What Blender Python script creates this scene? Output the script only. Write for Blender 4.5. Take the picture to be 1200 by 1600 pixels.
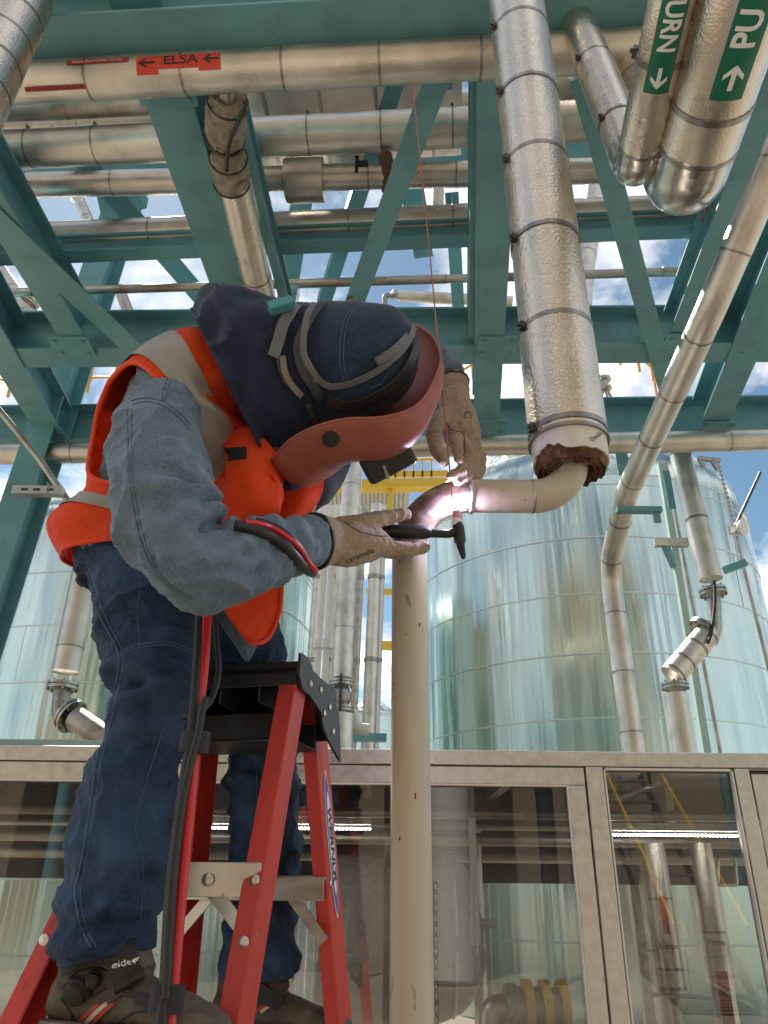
import bpy, math, random
from mathutils import Vector, Matrix, noise
import numpy as np
random.seed(7)
R = math.radians
for o in list(bpy.data.objects): bpy.data.objects.remove(o)
scene = bpy.context.scene
COL = scene.collection

# ------------------------------------------------------------------ camera
F = 1202.0; PITCH = R(26.4); EPS = 0.0111; CZ = 1.45
_fw = Vector((0, math.cos(PITCH), math.sin(PITCH)))
_u0 = Vector((0, -math.sin(PITCH), math.cos(PITCH))); _r0 = Vector((1, 0, 0))
RT = _r0*math.cos(EPS) + _u0*math.sin(EPS)
UP = _u0*math.cos(EPS) - _r0*math.sin(EPS)
CAM = Vector((0, 0, CZ))
cd = bpy.data.cameras.new('camera'); cam = bpy.data.objects.new('camera', cd); COL.objects.link(cam)
cd.sensor_fit = 'VERTICAL'; cd.sensor_height = 36; cd.lens = 36*F/1600
cd.clip_start = 0.05; cd.clip_end = 3000
M = Matrix(((RT.x, UP.x, -_fw.x, CAM.x), (RT.y, UP.y, -_fw.y, CAM.y), (RT.z, UP.z, -_fw.z, CAM.z), (0, 0, 0, 1)))
cam.matrix_world = M
scene.camera = cam
scene.render.resolution_x = 768; scene.render.resolution_y = 1024

# ------------------------------------------------------------------ light
SUN_EL, SUN_AZ = 52, -28          # degrees; azimuth from +Y towards +X
w = bpy.data.worlds.new('World'); scene.world = w; w.use_nodes = True
nt = w.node_tree; nt.nodes.clear()
def N(nt, t, **k):
    n = nt.nodes.new(t)
    for a, b in k.items(): setattr(n, a, b)
    return n
out = N(nt, 'ShaderNodeOutputWorld'); bg = N(nt, 'ShaderNodeBackground'); bg.inputs[1].default_value = 0.066
sky = N(nt, 'ShaderNodeTexSky'); sky.sky_type = 'NISHITA'; sky.sun_disc = False
sky.sun_elevation = R(SUN_EL); sky.sun_rotation = R(SUN_AZ); sky.air_density = 0.9; sky.dust_density = 0.2; sky.ozone_density = 0.3
tc = N(nt, 'ShaderNodeTexCoord'); sep = N(nt, 'ShaderNodeSeparateXYZ'); nt.links.new(tc.outputs['Generated'], sep.inputs[0])
mx = N(nt, 'ShaderNodeMath', operation='MAXIMUM'); nt.links.new(sep.outputs[2], mx.inputs[0]); mx.inputs[1].default_value = 0.02
ad = N(nt, 'ShaderNodeMath', operation='ADD'); nt.links.new(mx.outputs[0], ad.inputs[0]); ad.inputs[1].default_value = 0.18
dv = N(nt, 'ShaderNodeVectorMath', operation='DIVIDE'); nt.links.new(tc.outputs['Generated'], dv.inputs[0])
cb = N(nt, 'ShaderNodeCombineXYZ'); [nt.links.new(ad.outputs[0], cb.inputs[i]) for i in range(3)]
nt.links.new(cb.outputs[0], dv.inputs[1])
mp = N(nt, 'ShaderNodeMapping'); mp.inputs['Scale'].default_value = (1.5, 1.5, 0.0); mp.inputs['Location'].default_value = (0.55, 0.35, 0)
nt.links.new(dv.outputs[0], mp.inputs[0])
cn = N(nt, 'ShaderNodeTexNoise'); cn.inputs['Scale'].default_value = 1.6; cn.inputs['Detail'].default_value = 9; cn.inputs['Roughness'].default_value = 0.58; cn.inputs['Distortion'].default_value = 0.25
nt.links.new(mp.outputs[0], cn.inputs[0])
cr = N(nt, 'ShaderNodeValToRGB'); cr.color_ramp.elements[0].position = 0.46; cr.color_ramp.elements[1].position = 0.61
nt.links.new(cn.outputs[0], cr.inputs[0])
mixc = N(nt, 'ShaderNodeMix', data_type='RGBA'); nt.links.new(cr.outputs[0], mixc.inputs['Factor'])
tint = N(nt, 'ShaderNodeMix', data_type='RGBA', blend_type='MULTIPLY'); tint.inputs['Factor'].default_value = 1; nt.links.new(sky.outputs[0], tint.inputs[6]); tint.inputs[7].default_value = (.92, 1.06, .98, 1); nt.links.new(tint.outputs[2], mixc.inputs[6]); mixc.inputs[7].default_value = (12.5, 12.4, 12.2, 1)
nt.links.new(mixc.outputs[2], bg.inputs[0]); nt.links.new(bg.outputs[0], out.inputs[0])

sd = bpy.data.lights.new('sun', 'SUN'); sd.energy = 5.0; sd.angle = R(0.6); sd.color = (1.0, 0.93, 0.82)
so = bpy.data.objects.new('sun', sd); COL.objects.link(so)
sdir = Vector((math.sin(R(SUN_AZ))*math.cos(R(SUN_EL)), math.cos(R(SUN_AZ))*math.cos(R(SUN_EL)), math.sin(R(SUN_EL))))
so.rotation_euler = sdir.to_track_quat('Z', 'Y').to_euler(); so.location = (0, 0, 30)
vs = scene.view_settings; vs.view_transform = 'Standard'; vs.look = 'None'; vs.exposure = 0.98; vs.gamma = 1; vs.use_curve_mapping = False

# ------------------------------------------------------------------ picking points of the place
def ray(px, py):
    d = _fw + RT*((px-600)/F) + UP*((800-py)/F)
    return d
def U(px, py, Y):
    d = ray(px, py); return CAM + d*(Y/d.y)
def UZ(px, py, Z):                      # Z above the camera
    d = ray(px, py); return CAM + d*(Z/d.z)
def proj(p):
    q = p-CAM; z = q.dot(_fw); return (600+F*q.dot(RT)/z, 800-F*q.dot(UP)/z, z)

# ------------------------------------------------------------------ materials
MATS = {}
def mat(name, base, rough=0.5, metal=0.0, var=0.0, vscale=6.0, bump=0.0, bscale=200.0, stretch=(1, 1, 1), spec=0.5,
        dirt=None, dscale=3.0, dpos=(0.55, 0.72), rvar=0.0, bdist=0.002, kind='noise', bump2=0.0, b2scale=20, st2=(1, 1, 1), b2dist=0.01, coat=0.0, transl=0.0, sheen=0.0, det=4, speck=None):
    m = bpy.data.materials.new(name); m.use_nodes = True; nt = m.node_tree
    b = nt.nodes['Principled BSDF']; L = nt.links.new
    b.inputs['Roughness'].default_value = rough; b.inputs['Metallic'].default_value = metal
    b.inputs['Specular IOR Level'].default_value = spec
    b.inputs['Coat Weight'].default_value = coat
    b.inputs['Sheen Weight'].default_value = sheen
    b.inputs['Base Color'].default_value = (*base, 1)
    tc = N(nt, 'ShaderNodeTexCoord')
    def nz(scale, st=(1, 1, 1), detail=4, k='noise'):
        mp = N(nt, 'ShaderNodeMapping'); mp.inputs['Scale'].default_value = st; L(tc.outputs['Object'], mp.inputs[0])
        if k == 'noise':
            t = N(nt, 'ShaderNodeTexNoise'); t.inputs['Detail'].default_value = detail
        else:
            t = N(nt, 'ShaderNodeTexVoronoi'); t.feature = 'SMOOTH_F1'
        t.inputs['Scale'].default_value = scale; L(mp.outputs[0], t.inputs['Vector'])
        return t.outputs[0]
    col = None
    if var > 0:
        n = nz(vscale, stretch, det); mr = N(nt, 'ShaderNodeMapRange'); mr.inputs[1].default_value = 0.3; mr.inputs[2].default_value = 0.7
        mr.inputs[3].default_value = 1-var; mr.inputs[4].default_value = 1+var; L(n, mr.inputs[0])
        vm = N(nt, 'ShaderNodeVectorMath', operation='SCALE'); vm.inputs[0].default_value = base; L(mr.outputs[0], vm.inputs['Scale'])
        col = vm.outputs[0]
        if rvar > 0:
            m2 = N(nt, 'ShaderNodeMapRange'); m2.inputs[1].default_value = 0.3; m2.inputs[2].default_value = 0.7
            m2.inputs[3].default_value = rough-rvar; m2.inputs[4].default_value = rough+rvar; L(n, m2.inputs[0]); L(m2.outputs[0], b.inputs['Roughness'])
    if dirt:
        n = nz(dscale, stretch, 8); cr = N(nt, 'ShaderNodeValToRGB'); cr.color_ramp.elements[0].position = dpos[0]; cr.color_ramp.elements[1].position = dpos[1]; L(n, cr.inputs[0])
        mi = N(nt, 'ShaderNodeMix', data_type='RGBA'); L(cr.outputs[0], mi.inputs['Factor'])
        if col: L(col, mi.inputs[6])
        else: mi.inputs[6].default_value = (*base, 1)
        mi.inputs[7].default_value = (*dirt, 1); col = mi.outputs[2]
    if speck:                                  # small chips, scuffs and spatter pits
        n = nz(speck[1], speck[4] if len(speck) > 4 else (1, 1, 1), 6); cr = N(nt, 'ShaderNodeValToRGB'); cr.color_ramp.elements[0].position = speck[2]; cr.color_ramp.elements[1].position = speck[3]; L(n, cr.inputs[0])
        mi = N(nt, 'ShaderNodeMix', data_type='RGBA'); L(cr.outputs[0], mi.inputs['Factor'])
        if col: L(col, mi.inputs[6])
        else: mi.inputs[6].default_value = (*base, 1)
        mi.inputs[7].default_value = (*speck[0], 1); col = mi.outputs[2]
    if col: L(col, b.inputs['Base Color'])
    prev = None
    if bump2 > 0:
        bn = N(nt, 'ShaderNodeBump'); bn.inputs['Strength'].default_value = bump2; bn.inputs['Distance'].default_value = b2dist; L(nz(b2scale, st2, 3), bn.inputs['Height']); prev = bn
    if bump > 0:
        bn = N(nt, 'ShaderNodeBump'); bn.inputs['Strength'].default_value = bump; bn.inputs['Distance'].default_value = bdist; L(nz(bscale, stretch if kind == 'noise' and bscale < 100 else (1, 1, 1), 3, kind), bn.inputs['Height'])
        if prev: L(prev.outputs[0], bn.inputs['Normal'])
        prev = bn
    if prev: L(prev.outputs[0], b.inputs['Normal'])
    if transl > 0:
        tr = N(nt, 'ShaderNodeBsdfTranslucent'); tr.inputs[0].default_value = (*base, 1); ms = N(nt, 'ShaderNodeMixShader'); ms.inputs[0].default_value = transl
        L(b.outputs[0], ms.inputs[1]); L(tr.outputs[0], ms.inputs[2]); L(ms.outputs[0], nt.nodes['Material Output'].inputs[0])
    MATS[name] = m
    return m
def emis(name, c, s):
    m = bpy.data.materials.new(name); m.use_nodes = True; b = m.node_tree.nodes['Principled BSDF']
    b.inputs['Base Color'].default_value = (*c, 1); b.inputs['Emission Color'].default_value = (*c, 1); b.inputs['Emission Strength'].default_value = s
    MATS[name] = m; return m
def glassmat(name, tint, refl=1.0):
    m = bpy.data.materials.new(name); m.use_nodes = True; nt = m.node_tree; nt.nodes.clear(); L = nt.links.new
    o = N(nt, 'ShaderNodeOutputMaterial'); t = N(nt, 'ShaderNodeBsdfTransparent'); t.inputs[0].default_value = (*tint, 1)
    g = N(nt, 'ShaderNodeBsdfGlossy'); g.inputs['Roughness'].default_value = 0.01
    fr = N(nt, 'ShaderNodeFresnel'); fr.inputs[0].default_value = 1.55
    mu = N(nt, 'ShaderNodeMath', operation='MULTIPLY'); L(fr.outputs[0], mu.inputs[0]); mu.inputs[1].default_value = refl
    tc = N(nt, 'ShaderNodeTexCoord'); tn = N(nt, 'ShaderNodeTexNoise'); tn.inputs['Scale'].default_value = 1.2; L(tc.outputs['Object'], tn.inputs['Vector'])
    bn = N(nt, 'ShaderNodeBump'); bn.inputs['Strength'].default_value = 0.04; bn.inputs['Distance'].default_value = 0.02; L(tn.outputs[0], bn.inputs['Height']); L(bn.outputs[0], g.inputs['Normal'])
    df = N(nt, 'ShaderNodeBsdfDiffuse'); df.inputs[0].default_value = (.42, .42, .42, 1)
    mp = N(nt, 'ShaderNodeMapping'); mp.inputs['Scale'].default_value = (1, 1, .25); L(tc.outputs['Object'], mp.inputs[0])
    dn = N(nt, 'ShaderNodeTexNoise'); dn.inputs['Scale'].default_value = 5; dn.inputs['Detail'].default_value = 8; L(mp.outputs[0], dn.inputs['Vector'])
    mr = N(nt, 'ShaderNodeMapRange'); mr.inputs[1].default_value = .35; mr.inputs[2].default_value = .75; mr.inputs[3].default_value = 0.005; mr.inputs[4].default_value = .05; L(dn.outputs[0], mr.inputs[0])
    m1 = N(nt, 'ShaderNodeMixShader'); L(mr.outputs[0], m1.inputs[0]); L(t.outputs[0], m1.inputs[1]); L(df.outputs[0], m1.inputs[2])
    ms = N(nt, 'ShaderNodeMixShader'); L(mu.outputs[0], ms.inputs[0]); L(m1.outputs[0], ms.inputs[1]); L(g.outputs[0], ms.inputs[2]); L(ms.outputs[0], o.inputs[0])
    MATS[name] = m; return m

mat('stucco', (.68, .605, .51), .29, 1.0, var=.10, vscale=9, rvar=.05, bump=.75, bscale=135, bdist=.0028, kind='noise', bump2=.05, b2scale=9, b2dist=.01)
mat('jacket', (.64, .60, .545), .41, 1.0, var=.14, vscale=7, rvar=.08, bump=.8, bscale=140, bdist=.0022, bump2=.18, b2scale=9, b2dist=.012, dirt=(.42, .37, .31), dscale=5, dpos=(.50, .78))
mat('jacket_old', (.46, .42, .37), .5, .95, var=.2, vscale=10, rvar=.08, bump=.3, bscale=200, bump2=.3, b2scale=14, dirt=(.25, .2, .15), dscale=6, dpos=(.5, .75))
mat('elbow_metal', (.52, .49, .44), .22, 1.0, var=.06, vscale=8, rvar=.05, bump2=.25, b2scale=10, b2dist=.012)
mat('strap', (.30, .28, .26), .35, 1.0, var=.15, vscale=20)
mat('clasp', (.12, .11, .1), .4, .9)
mat('flange_metal', (.42, .41, .39), .35, 1.0, var=.2, vscale=30, bump=.2, bscale=180)
mat('cast_metal', (.33, .32, .3), .42, .9, var=.25, vscale=25, bump=.4, bscale=120, dirt=(.16, .12, .08), dscale=25)
mat('green', (.125, .300, .330), .40, 0, var=.12, vscale=2.5, rvar=.08, bump=.10, bscale=35, bdist=.004, dirt=(.088, .215, .240), dscale=6, dpos=(.5, .8), speck=((.12, .075, .045), 14, .70, .74))
mat('rust', (.11, .055, .03), .85, 0, var=.4, vscale=60, bump=.5, bscale=150)
mat('pale_green', (.36, .5, .46), .5, 0, var=.08)
mat('tank', (.53, .62, .575), .21, 1.0, var=.14, vscale=3.0, stretch=(1, 1, .10), rvar=.07, bump2=.8, b2scale=1.8, st2=(1, 1, .06), b2dist=.08, bump=.3, bscale=7, bdist=.010)
mat('tank_seam', (.56, .6, .57), .4, 1.0)
mat('stainless', (.60, .565, .52), .36, .8, var=.10, vscale=30, rvar=.1, dirt=(.53, .47, .41), dscale=34, dpos=(.52, .78), bump=.12, bscale=90)
mat('stainless_seal', (.72, .68, .62), .5, 0, var=.1)
mat('roof_under', (.045, .042, .038), .32, .6, var=.25, vscale=3)
mat('yellow', (.62, .38, .03), .5, 0, var=.1)
mat('orange_rail', (.60, .27, .03), .5, 0)
mat('deck', (.45, .45, .43), .5, .7, var=.1)
mat('weldpipe', (.50, .44, .335), .46, 0, var=.16, vscale=9, stretch=(1, 1, .22), rvar=.1, speck=((.16, .10, .06), 30, .66, .72, (1, 1, .35)), dirt=(.34, .24, .15), dscale=9, dpos=(.52, .78), bump=.3, bscale=60, bdist=.003)
mat('scorched', (.19, .13, .09), .6, .3, var=.4, vscale=40, dirt=(.40, .34, .27), dscale=22, dpos=(.48, .6), bump=.3, bscale=90)
mat('bead', (.5, .47, .48), .35, 1.0, bump=.4, bscale=160)
mat('white_wrap', (.66, .63, .57), .75, 0, var=.07, vscale=20, bump=.5, bscale=40, bdist=.003, dirt=(.42, .35, .27), dscale=14, dpos=(.6, .8))
mat('foam', (.085, .038, .016), .95, 0, var=.6, vscale=30, bump=1, bscale=80, bdist=.008, dirt=(.22, .12, .055), dscale=24, dpos=(.5, .72))
mat('cloth_wrap', (.26, .23, .19), .85, 0, var=.3, vscale=18, bump=.9, bscale=32, bdist=.012, dirt=(.1, .075, .05), dscale=15)
mat('black_rubber', (.014, .014, .014), .5, 0, var=.2, vscale=30, bump=.1, bscale=100)
mat('black_plastic', (.018, .019, .02), .42, 0, var=.2, vscale=30, bump=.25, bscale=260)
mat('red_hose', (.55, .015, .015), .35, 0, var=.08)
mat('ladder_red', (.55, .045, .034), .5, 0, speck=((.20, .03, .03), 40, .62, .74, (1, 1, .3)), var=.12, vscale=14, stretch=(1, 1, .08), rvar=.08, bump=.35, bscale=90, bdist=.0015, dirt=(.34, .06, .05), dscale=30, dpos=(.58, .75))
mat('alu', (.62, .58, .52), .38, 1.0, var=.14, vscale=25, stretch=(.15, 1, 1), rvar=.1, bump=.1, bscale=80, dirt=(.4, .35, .28), dscale=14)
mat('denim', (.0085, .026, .068), .85, 0, var=.42, vscale=190, det=2, bump=.55, bscale=150, bdist=.0022, dirt=(.030, .072, .148), dscale=9, dpos=(.44, .74), bump2=.6, b2scale=30, b2dist=.006, sheen=.03)
mat('denim_thread', (.06, .10, .17), .8, 0)
mat('shirt', (.100, .146, .195), .88, 0, var=.22, vscale=210, det=2, bump=.5, bscale=150, bdist=.0020, dirt=(.155, .212, .270), dscale=12, dpos=(.45, .75), bump2=.3, b2scale=30, b2dist=.005, sheen=.12)
mat('shirt_seam', (.088, .118, .148), .85, 0, bump=.3, bscale=300)
mat('hood', (.008, .014, .040), .88, 0, var=.3, vscale=170, det=2, bump=.45, bscale=140, bdist=.002, bump2=.3, b2scale=22, b2dist=.008, sheen=.1)
mat('cap_denim', (.013, .028, .060), .88, 0, var=.4, vscale=180, det=2, bump=.6, bscale=150, bdist=.0024, dirt=(.03, .055, .1), dscale=12, dpos=(.5, .7), sheen=.1)
mat('vest', (.93, .088, .010), .7, 0, speck=((.55, .05, .012), 9, .58, .75), var=.06, vscale=120, bump=.35, bscale=170, bdist=.0015, bump2=.8, b2scale=15, b2dist=.014, transl=.35)
mat('vest_trim', (.90, .07, .010), .7, 0, bump=.3, bscale=300, transl=.2)
mat('reflective', (.30, .275, .245), .45, .25, var=.06, vscale=25, bump=.2, bscale=500, bdist=.0006, bump2=.3, b2scale=18, b2dist=.006)
mat('black_tape', (.012, .012, .014), .6, 0)
mat('shield', (.30, .080, .058), .5, 0, speck=((.22, .07, .055), 45, .60, .75, (1, .4, 1)), rvar=.1, var=.10, vscale=14, bump=.06, bscale=120)
mat('gear_grey', (.125, .13, .14), .5, 0, var=.1)
mat('gear_dark', (.028, .03, .033), .5, 0, var=.1)
mat('tan_band', (.20, .165, .135), .7); mat('teal_knob', (.06, .25, .27), .45, 0)
mat('glass_dark', (.008, .009, .012), .12, 0)
mat('glove', (.31, .23, .16), .92, 0, var=.2, vscale=150, det=3, bump=.5, bscale=160, bdist=.0016, dirt=(.20, .135, .085), dscale=12, dpos=(.5, .75), bump2=.4, b2scale=38, b2dist=.005, sheen=.15)
mat('glove_print', (.03, .024, .02), .8, 0)
mat('skin', (.42, .22, .14), .55, 0, var=.06)
mat('boot', (.085, .068, .048), .75, 0, var=.3, vscale=25, bump=.4, bscale=170, dirt=(.15, .125, .09), dscale=18, dpos=(.5, .72))
mat('boot_black', (.018, .017, .016), .65, 0, var=.2, bump=.3, bscale=250)
mat('boot_sole', (.22, .19, .14), .85, 0, var=.3, vscale=30, bump=.4, bscale=100)
mat('boot_red', (.35, .03, .03), .6); mat('boot_cream', (.5, .42, .28), .6)
mat('pink_ceramic', (.75, .28, .36), .4); mat('white_cup', (.8, .78, .75), .4)
mat('rod', (.45, .16, .10), .35, .9)
mat('label_red', (.62, .045, .025), .5, 0, var=.08, vscale=12); mat('label_dkred', (.36, .03, .035), .5, 0, var=.1); mat('label_green', (.008, .15, .085), .4, 0)
mat('label_white', (.8, .8, .78), .5); mat('label_black', (.02, .02, .02), .5); mat('label_blue', (.05, .10, .42), .4)
mat('blanket', (.36, .34, .31), .8, 0, var=.1, vscale=10, bump=.6, bscale=14, bdist=.03)
mat('white_plastic', (.62, .61, .57), .5, 0, var=.05)
mat('ground', (.30, .26, .205), .9, 0, var=.12, vscale=.8, bump=.3, bscale=20, dirt=(.21, .185, .15), dscale=.5, dpos=(.45, .7))
mat('concrete', (.25, .205, .15), .9, 0, var=.15, vscale=1.5)
emis('arc', (.86, .80, 1.0), 400); emis('led', (1, .97, .92), 26)
glassmat('pane', (.82, .83, .83), 1.5)
mat('cage', (.5, .5, .48), .4, .9)

# ------------------------------------------------------------------ mesh builder
class MB:
    def __init__(s): s.v = []; s.f = []; s.m = []; s.sm = []
    def add(s, vs, fs, mi=0, smooth=False):
        b = len(s.v); s.v += [tuple(v) for v in vs]; s.f += [tuple(i+b for i in f) for f in fs]; s.m += [mi]*len(fs); s.sm += [smooth]*len(fs); return s
    def box(s, c, ax, ay, az, mi=0):          # centre and three half-axis vectors
        c = Vector(c); vs = [c+ax*i+ay*j+az*k for i in (-1, 1) for j in (-1, 1) for k in (-1, 1)]
        return s.add(vs, [(0, 1, 3, 2), (4, 6, 7, 5), (0, 4, 5, 1), (2, 3, 7, 6), (0, 2, 6, 4), (1, 5, 7, 3)], mi)
    def bar(s, p, q, w, h, ref=Vector((0, 0, 1)), mi=0, off=(0, 0)):   # w across, h along ref
        p = Vector(p); q = Vector(q); d = (q-p).normalized(); a = d.cross(ref).normalized(); b = a.cross(d).normalized()
        o = a*off[0]+b*off[1]
        return s.box((p+q)/2+o, (q-p)/2, a*(w/2), b*(h/2), mi)
    def section(s, p, q, prof, ref=Vector((0, 0, 1)), mi=0, cap=True):  # extrude a profile [(a,b)...]
        p = Vector(p); q = Vector(q); d = (q-p).normalized(); a = d.cross(ref).normalized(); b = a.cross(d).normalized(); n = len(prof)
        vs = [p+a*x+b*y for x, y in prof]+[q+a*x+b*y for x, y in prof]
        fs = [(i, (i+1) % n, n+(i+1) % n, n+i) for i in range(n)]
        if cap: fs += [tuple(reversed(range(n))), tuple(range(n, 2*n))]
        return s.add(vs, fs, mi)
    def rings(s, rings, close=True, caps=True, mi=0, smooth=True):
        n = len(rings[0]); vs = [v for r in rings for v in r]; fs = []
        for i in range(len(rings)-1):
            for j in range(n if close else n-1):
                k = (j+1) % n; fs.append((i*n+j, i*n+k, (i+1)*n+k, (i+1)*n+j))
        if caps and close:
            fs += [tuple(reversed(range(n))), tuple(range((len(rings)-1)*n, len(rings)*n))]
        return s.add(vs, fs, mi, smooth)
    def tube(s, pts, rad, n=20, mi=0, caps=True):
        pts = [Vector(p) for p in pts]; rs = rad if isinstance(rad, (list, tuple)) else [rad]*len(pts); out = []
        t0 = (pts[1]-pts[0]).normalized(); a = t0.orthogonal().normalized()
        for i, p in enumerate(pts):
            t = ((pts[i+1] if i+1 < len(pts) else p)-(pts[i-1] if i else p)).normalized()
            a = (a-t*a.dot(t)).normalized(); b = t.cross(a)
            out.append([p+(a*math.cos(2*math.pi*k/n)+b*math.sin(2*math.pi*k/n))*rs[i] for k in range(n)])
        return s.rings(out, True, caps, mi)
    def lathe(s, p, d, prof, n=28, mi=0, caps=True):      # prof: [(along, radius)]
        p = Vector(p); d = Vector(d).normalized(); a = d.orthogonal().normalized(); b = d.cross(a)
        return s.rings([[p+d*z+(a*math.cos(2*math.pi*k/n)+b*math.sin(2*math.pi*k/n))*max(r, 1e-5) for k in range(n)] for z, r in prof], True, caps, mi)
    def ball(s, c, r, n=14, mi=0, sc=(1, 1, 1)):
        c = Vector(c); rs = []
        for i in range(1, n): 
            th = math.pi*i/n; rs.append([c+Vector((math.sin(th)*math.cos(2*math.pi*k/(2*n))*r*sc[0], math.sin(th)*math.sin(2*math.pi*k/(2*n))*r*sc[1], math.cos(th)*r*sc[2])) for k in range(2*n)])
        return s.rings(rs, True, True, mi)
    def mesh(s, name):
        me = bpy.data.meshes.new(name); me.from_pydata(s.v, [], s.f); me.polygons.foreach_set('material_index', s.m); me.polygons.foreach_set('use_smooth', s.sm); me.update(); return me
def link(name, me, mats, parent=None, sharp=True):
    o = bpy.data.objects.new(name, me); COL.objects.link(o)
    for m in (mats if isinstance(mats, (list, tuple)) else [mats]): me.materials.append(MATS[m])
    if sharp and any(p.use_smooth for p in me.polygons[:3]) and len(me.polygons) < 60000:
        try: me.set_sharp_from_angle(angle=R(42))
        except Exception: pass
    if parent is not None: adopt(o, parent)
    return o
def adopt(o, parent):
    o.parent = parent; w = Matrix.Identity(4); p = parent; chain = []
    while p: chain.append(p); p = p.parent
    for p in reversed(chain): w = w @ p.matrix_parent_inverse @ p.matrix_basis
    o.matrix_parent_inverse = w.inverted()
def obj(name, mb, mats, parent=None, bevel=0):
    o = link(name, mb.mesh(name), mats, parent)
    if bevel:
        b = o.modifiers.new('b', 'BEVEL'); b.width = bevel; b.segments = 2; b.limit_method = 'ANGLE'; b.angle_limit = R(40)
    return o
def tag(o, label, cat, group=None, kind=None):
    if label: o['label'] = label
    if cat: o['category'] = cat
    if group: o['group'] = group
    if kind: o['kind'] = kind
    return o
def thing(name, label, cat, loc=(0, 0, 0), group=None):
    o = bpy.data.objects.new(name, None); COL.objects.link(o); o.location = loc; o.empty_display_size = .1
    return tag(o, label, cat, group)
def fillet(pts, rad, n=8):
    pts = [Vector(p) for p in pts]; out = [pts[0]]
    for i in range(1, len(pts)-1):
        r = rad[i-1] if isinstance(rad, (list, tuple)) else rad
        a = (pts[i-1]-pts[i]); b = (pts[i+1]-pts[i]); la, lb = a.length, b.length; a.normalize(); b.normalize()
        d = min(r/max(math.tan(a.angle(b)/2), .05), la*.49, lb*.49)
        p, q = pts[i]+a*d, pts[i]+b*d
        for k in range(n+1):
            t = k/n; out.append(p*(1-t)**2+pts[i]*2*t*(1-t)+q*t*t)
    out.append(pts[-1]); return out
def spline(pts, n=8):
    pts = [Vector(p) for p in pts]; P = [pts[0]*2-pts[1]]+pts+[pts[-1]*2-pts[-2]]; out = []
    for i in range(1, len(P)-2):
        for k in range(n):
            t = k/n; a, b, c, d = P[i-1], P[i], P[i+1], P[i+2]
            out.append(.5*((2*b)+(c-a)*t+(2*a-5*b+4*c-d)*t*t+(3*b-a-3*c+d)*t**3))
    out.append(pts[-1]); return out
def arclen(pts):
    L = [0]
    for i in range(1, len(pts)): L.append(L[-1]+(pts[i]-pts[i-1]).length)
    return L
def at_len(pts, L, s):
    s = max(0, min(L[-1], s))
    for i in range(1, len(pts)):
        if L[i] >= s-1e-9:
            t = (s-L[i-1])/max(L[i]-L[i-1], 1e-9); return pts[i-1].lerp(pts[i], t), (pts[i]-pts[i-1]).normalized()
    return pts[-1], (pts[-1]-pts[-2]).normalized()
def pipe_run(t, pts, r, gap, m='jacket', strap='strap', first=None, clasp=None, sw=.011, lap=.0016, n=28):
    """an insulated pipe: one jacket section between every two straps, each section lapped over the next"""
    pts = [Vector(p) for p in pts]; L = arclen(pts); s = first if first is not None else gap*.6; cuts = [0]
    while s < L[-1]-.03: cuts.append(s); s += gap*random.uniform(.96, 1.04)
    cuts.append(L[-1])
    for i in range(len(cuts)-1):
        a, b = cuts[i], cuts[i+1]; seg = [at_len(pts, L, a)[0]]+[p for p, l in zip(pts, L) if a+.004 < l < b-.004]+[at_len(pts, L, min(b+.006, L[-1]))[0]]
        if len(seg) == 2: seg = [seg[0].lerp(seg[1], k/3) for k in range(4)]
        obj('jacket_section', MB().tube(seg, r+(lap if i % 2 else 0), n), m, t)
    for c in cuts[1:-1]:
        p, d = at_len(pts, L, c); rr = r+lap+.0012
        st = obj('strap', MB().lathe(p-d*sw/2, d, [(0, rr-.002), (0.0005, rr), (sw-.0005, rr), (sw, rr-.002)], n, caps=False), strap, t)
        if clasp:
            v = (clasp - d*clasp.dot(d)).normalized(); u = d.cross(v)
            mb = MB().box(p+v*(rr+.004), d*(sw*.7), v*.005, u*.009); mb.box(p+v*(rr+.011)+u*.004, d*(sw*.3), v*.006, u*.003)
            obj('clasp', mb, 'clasp', st)
    return t
def flange(t, p, d, r, th=.03, m='flange_metal', bolts=8):
    d = Vector(d).normalized(); a = d.orthogonal().normalized(); b = d.cross(a)
    f = obj('flange', MB().lathe(Vector(p)-d*th, d, [(0, r*.7), (0, r), (th*.8, r), (th*.8, r*.82), (th*1.2, r*.82), (th*1.2, r), (th*2, r), (th*2, r*.7)], 28), m, t)
    for k in range(bolts):
        an = 2*math.pi*(k+.5)/bolts; c = Vector(p)+(a*math.cos(an)+b*math.sin(an))*r*.86
        obj('bolt', MB().lathe(c-d*th*1.6, d, [(0, r*.04), (0, r*.085), (th*3.2, r*.085), (th*3.2, r*.04)], 6), 'cast_metal', f)
    return f
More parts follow.
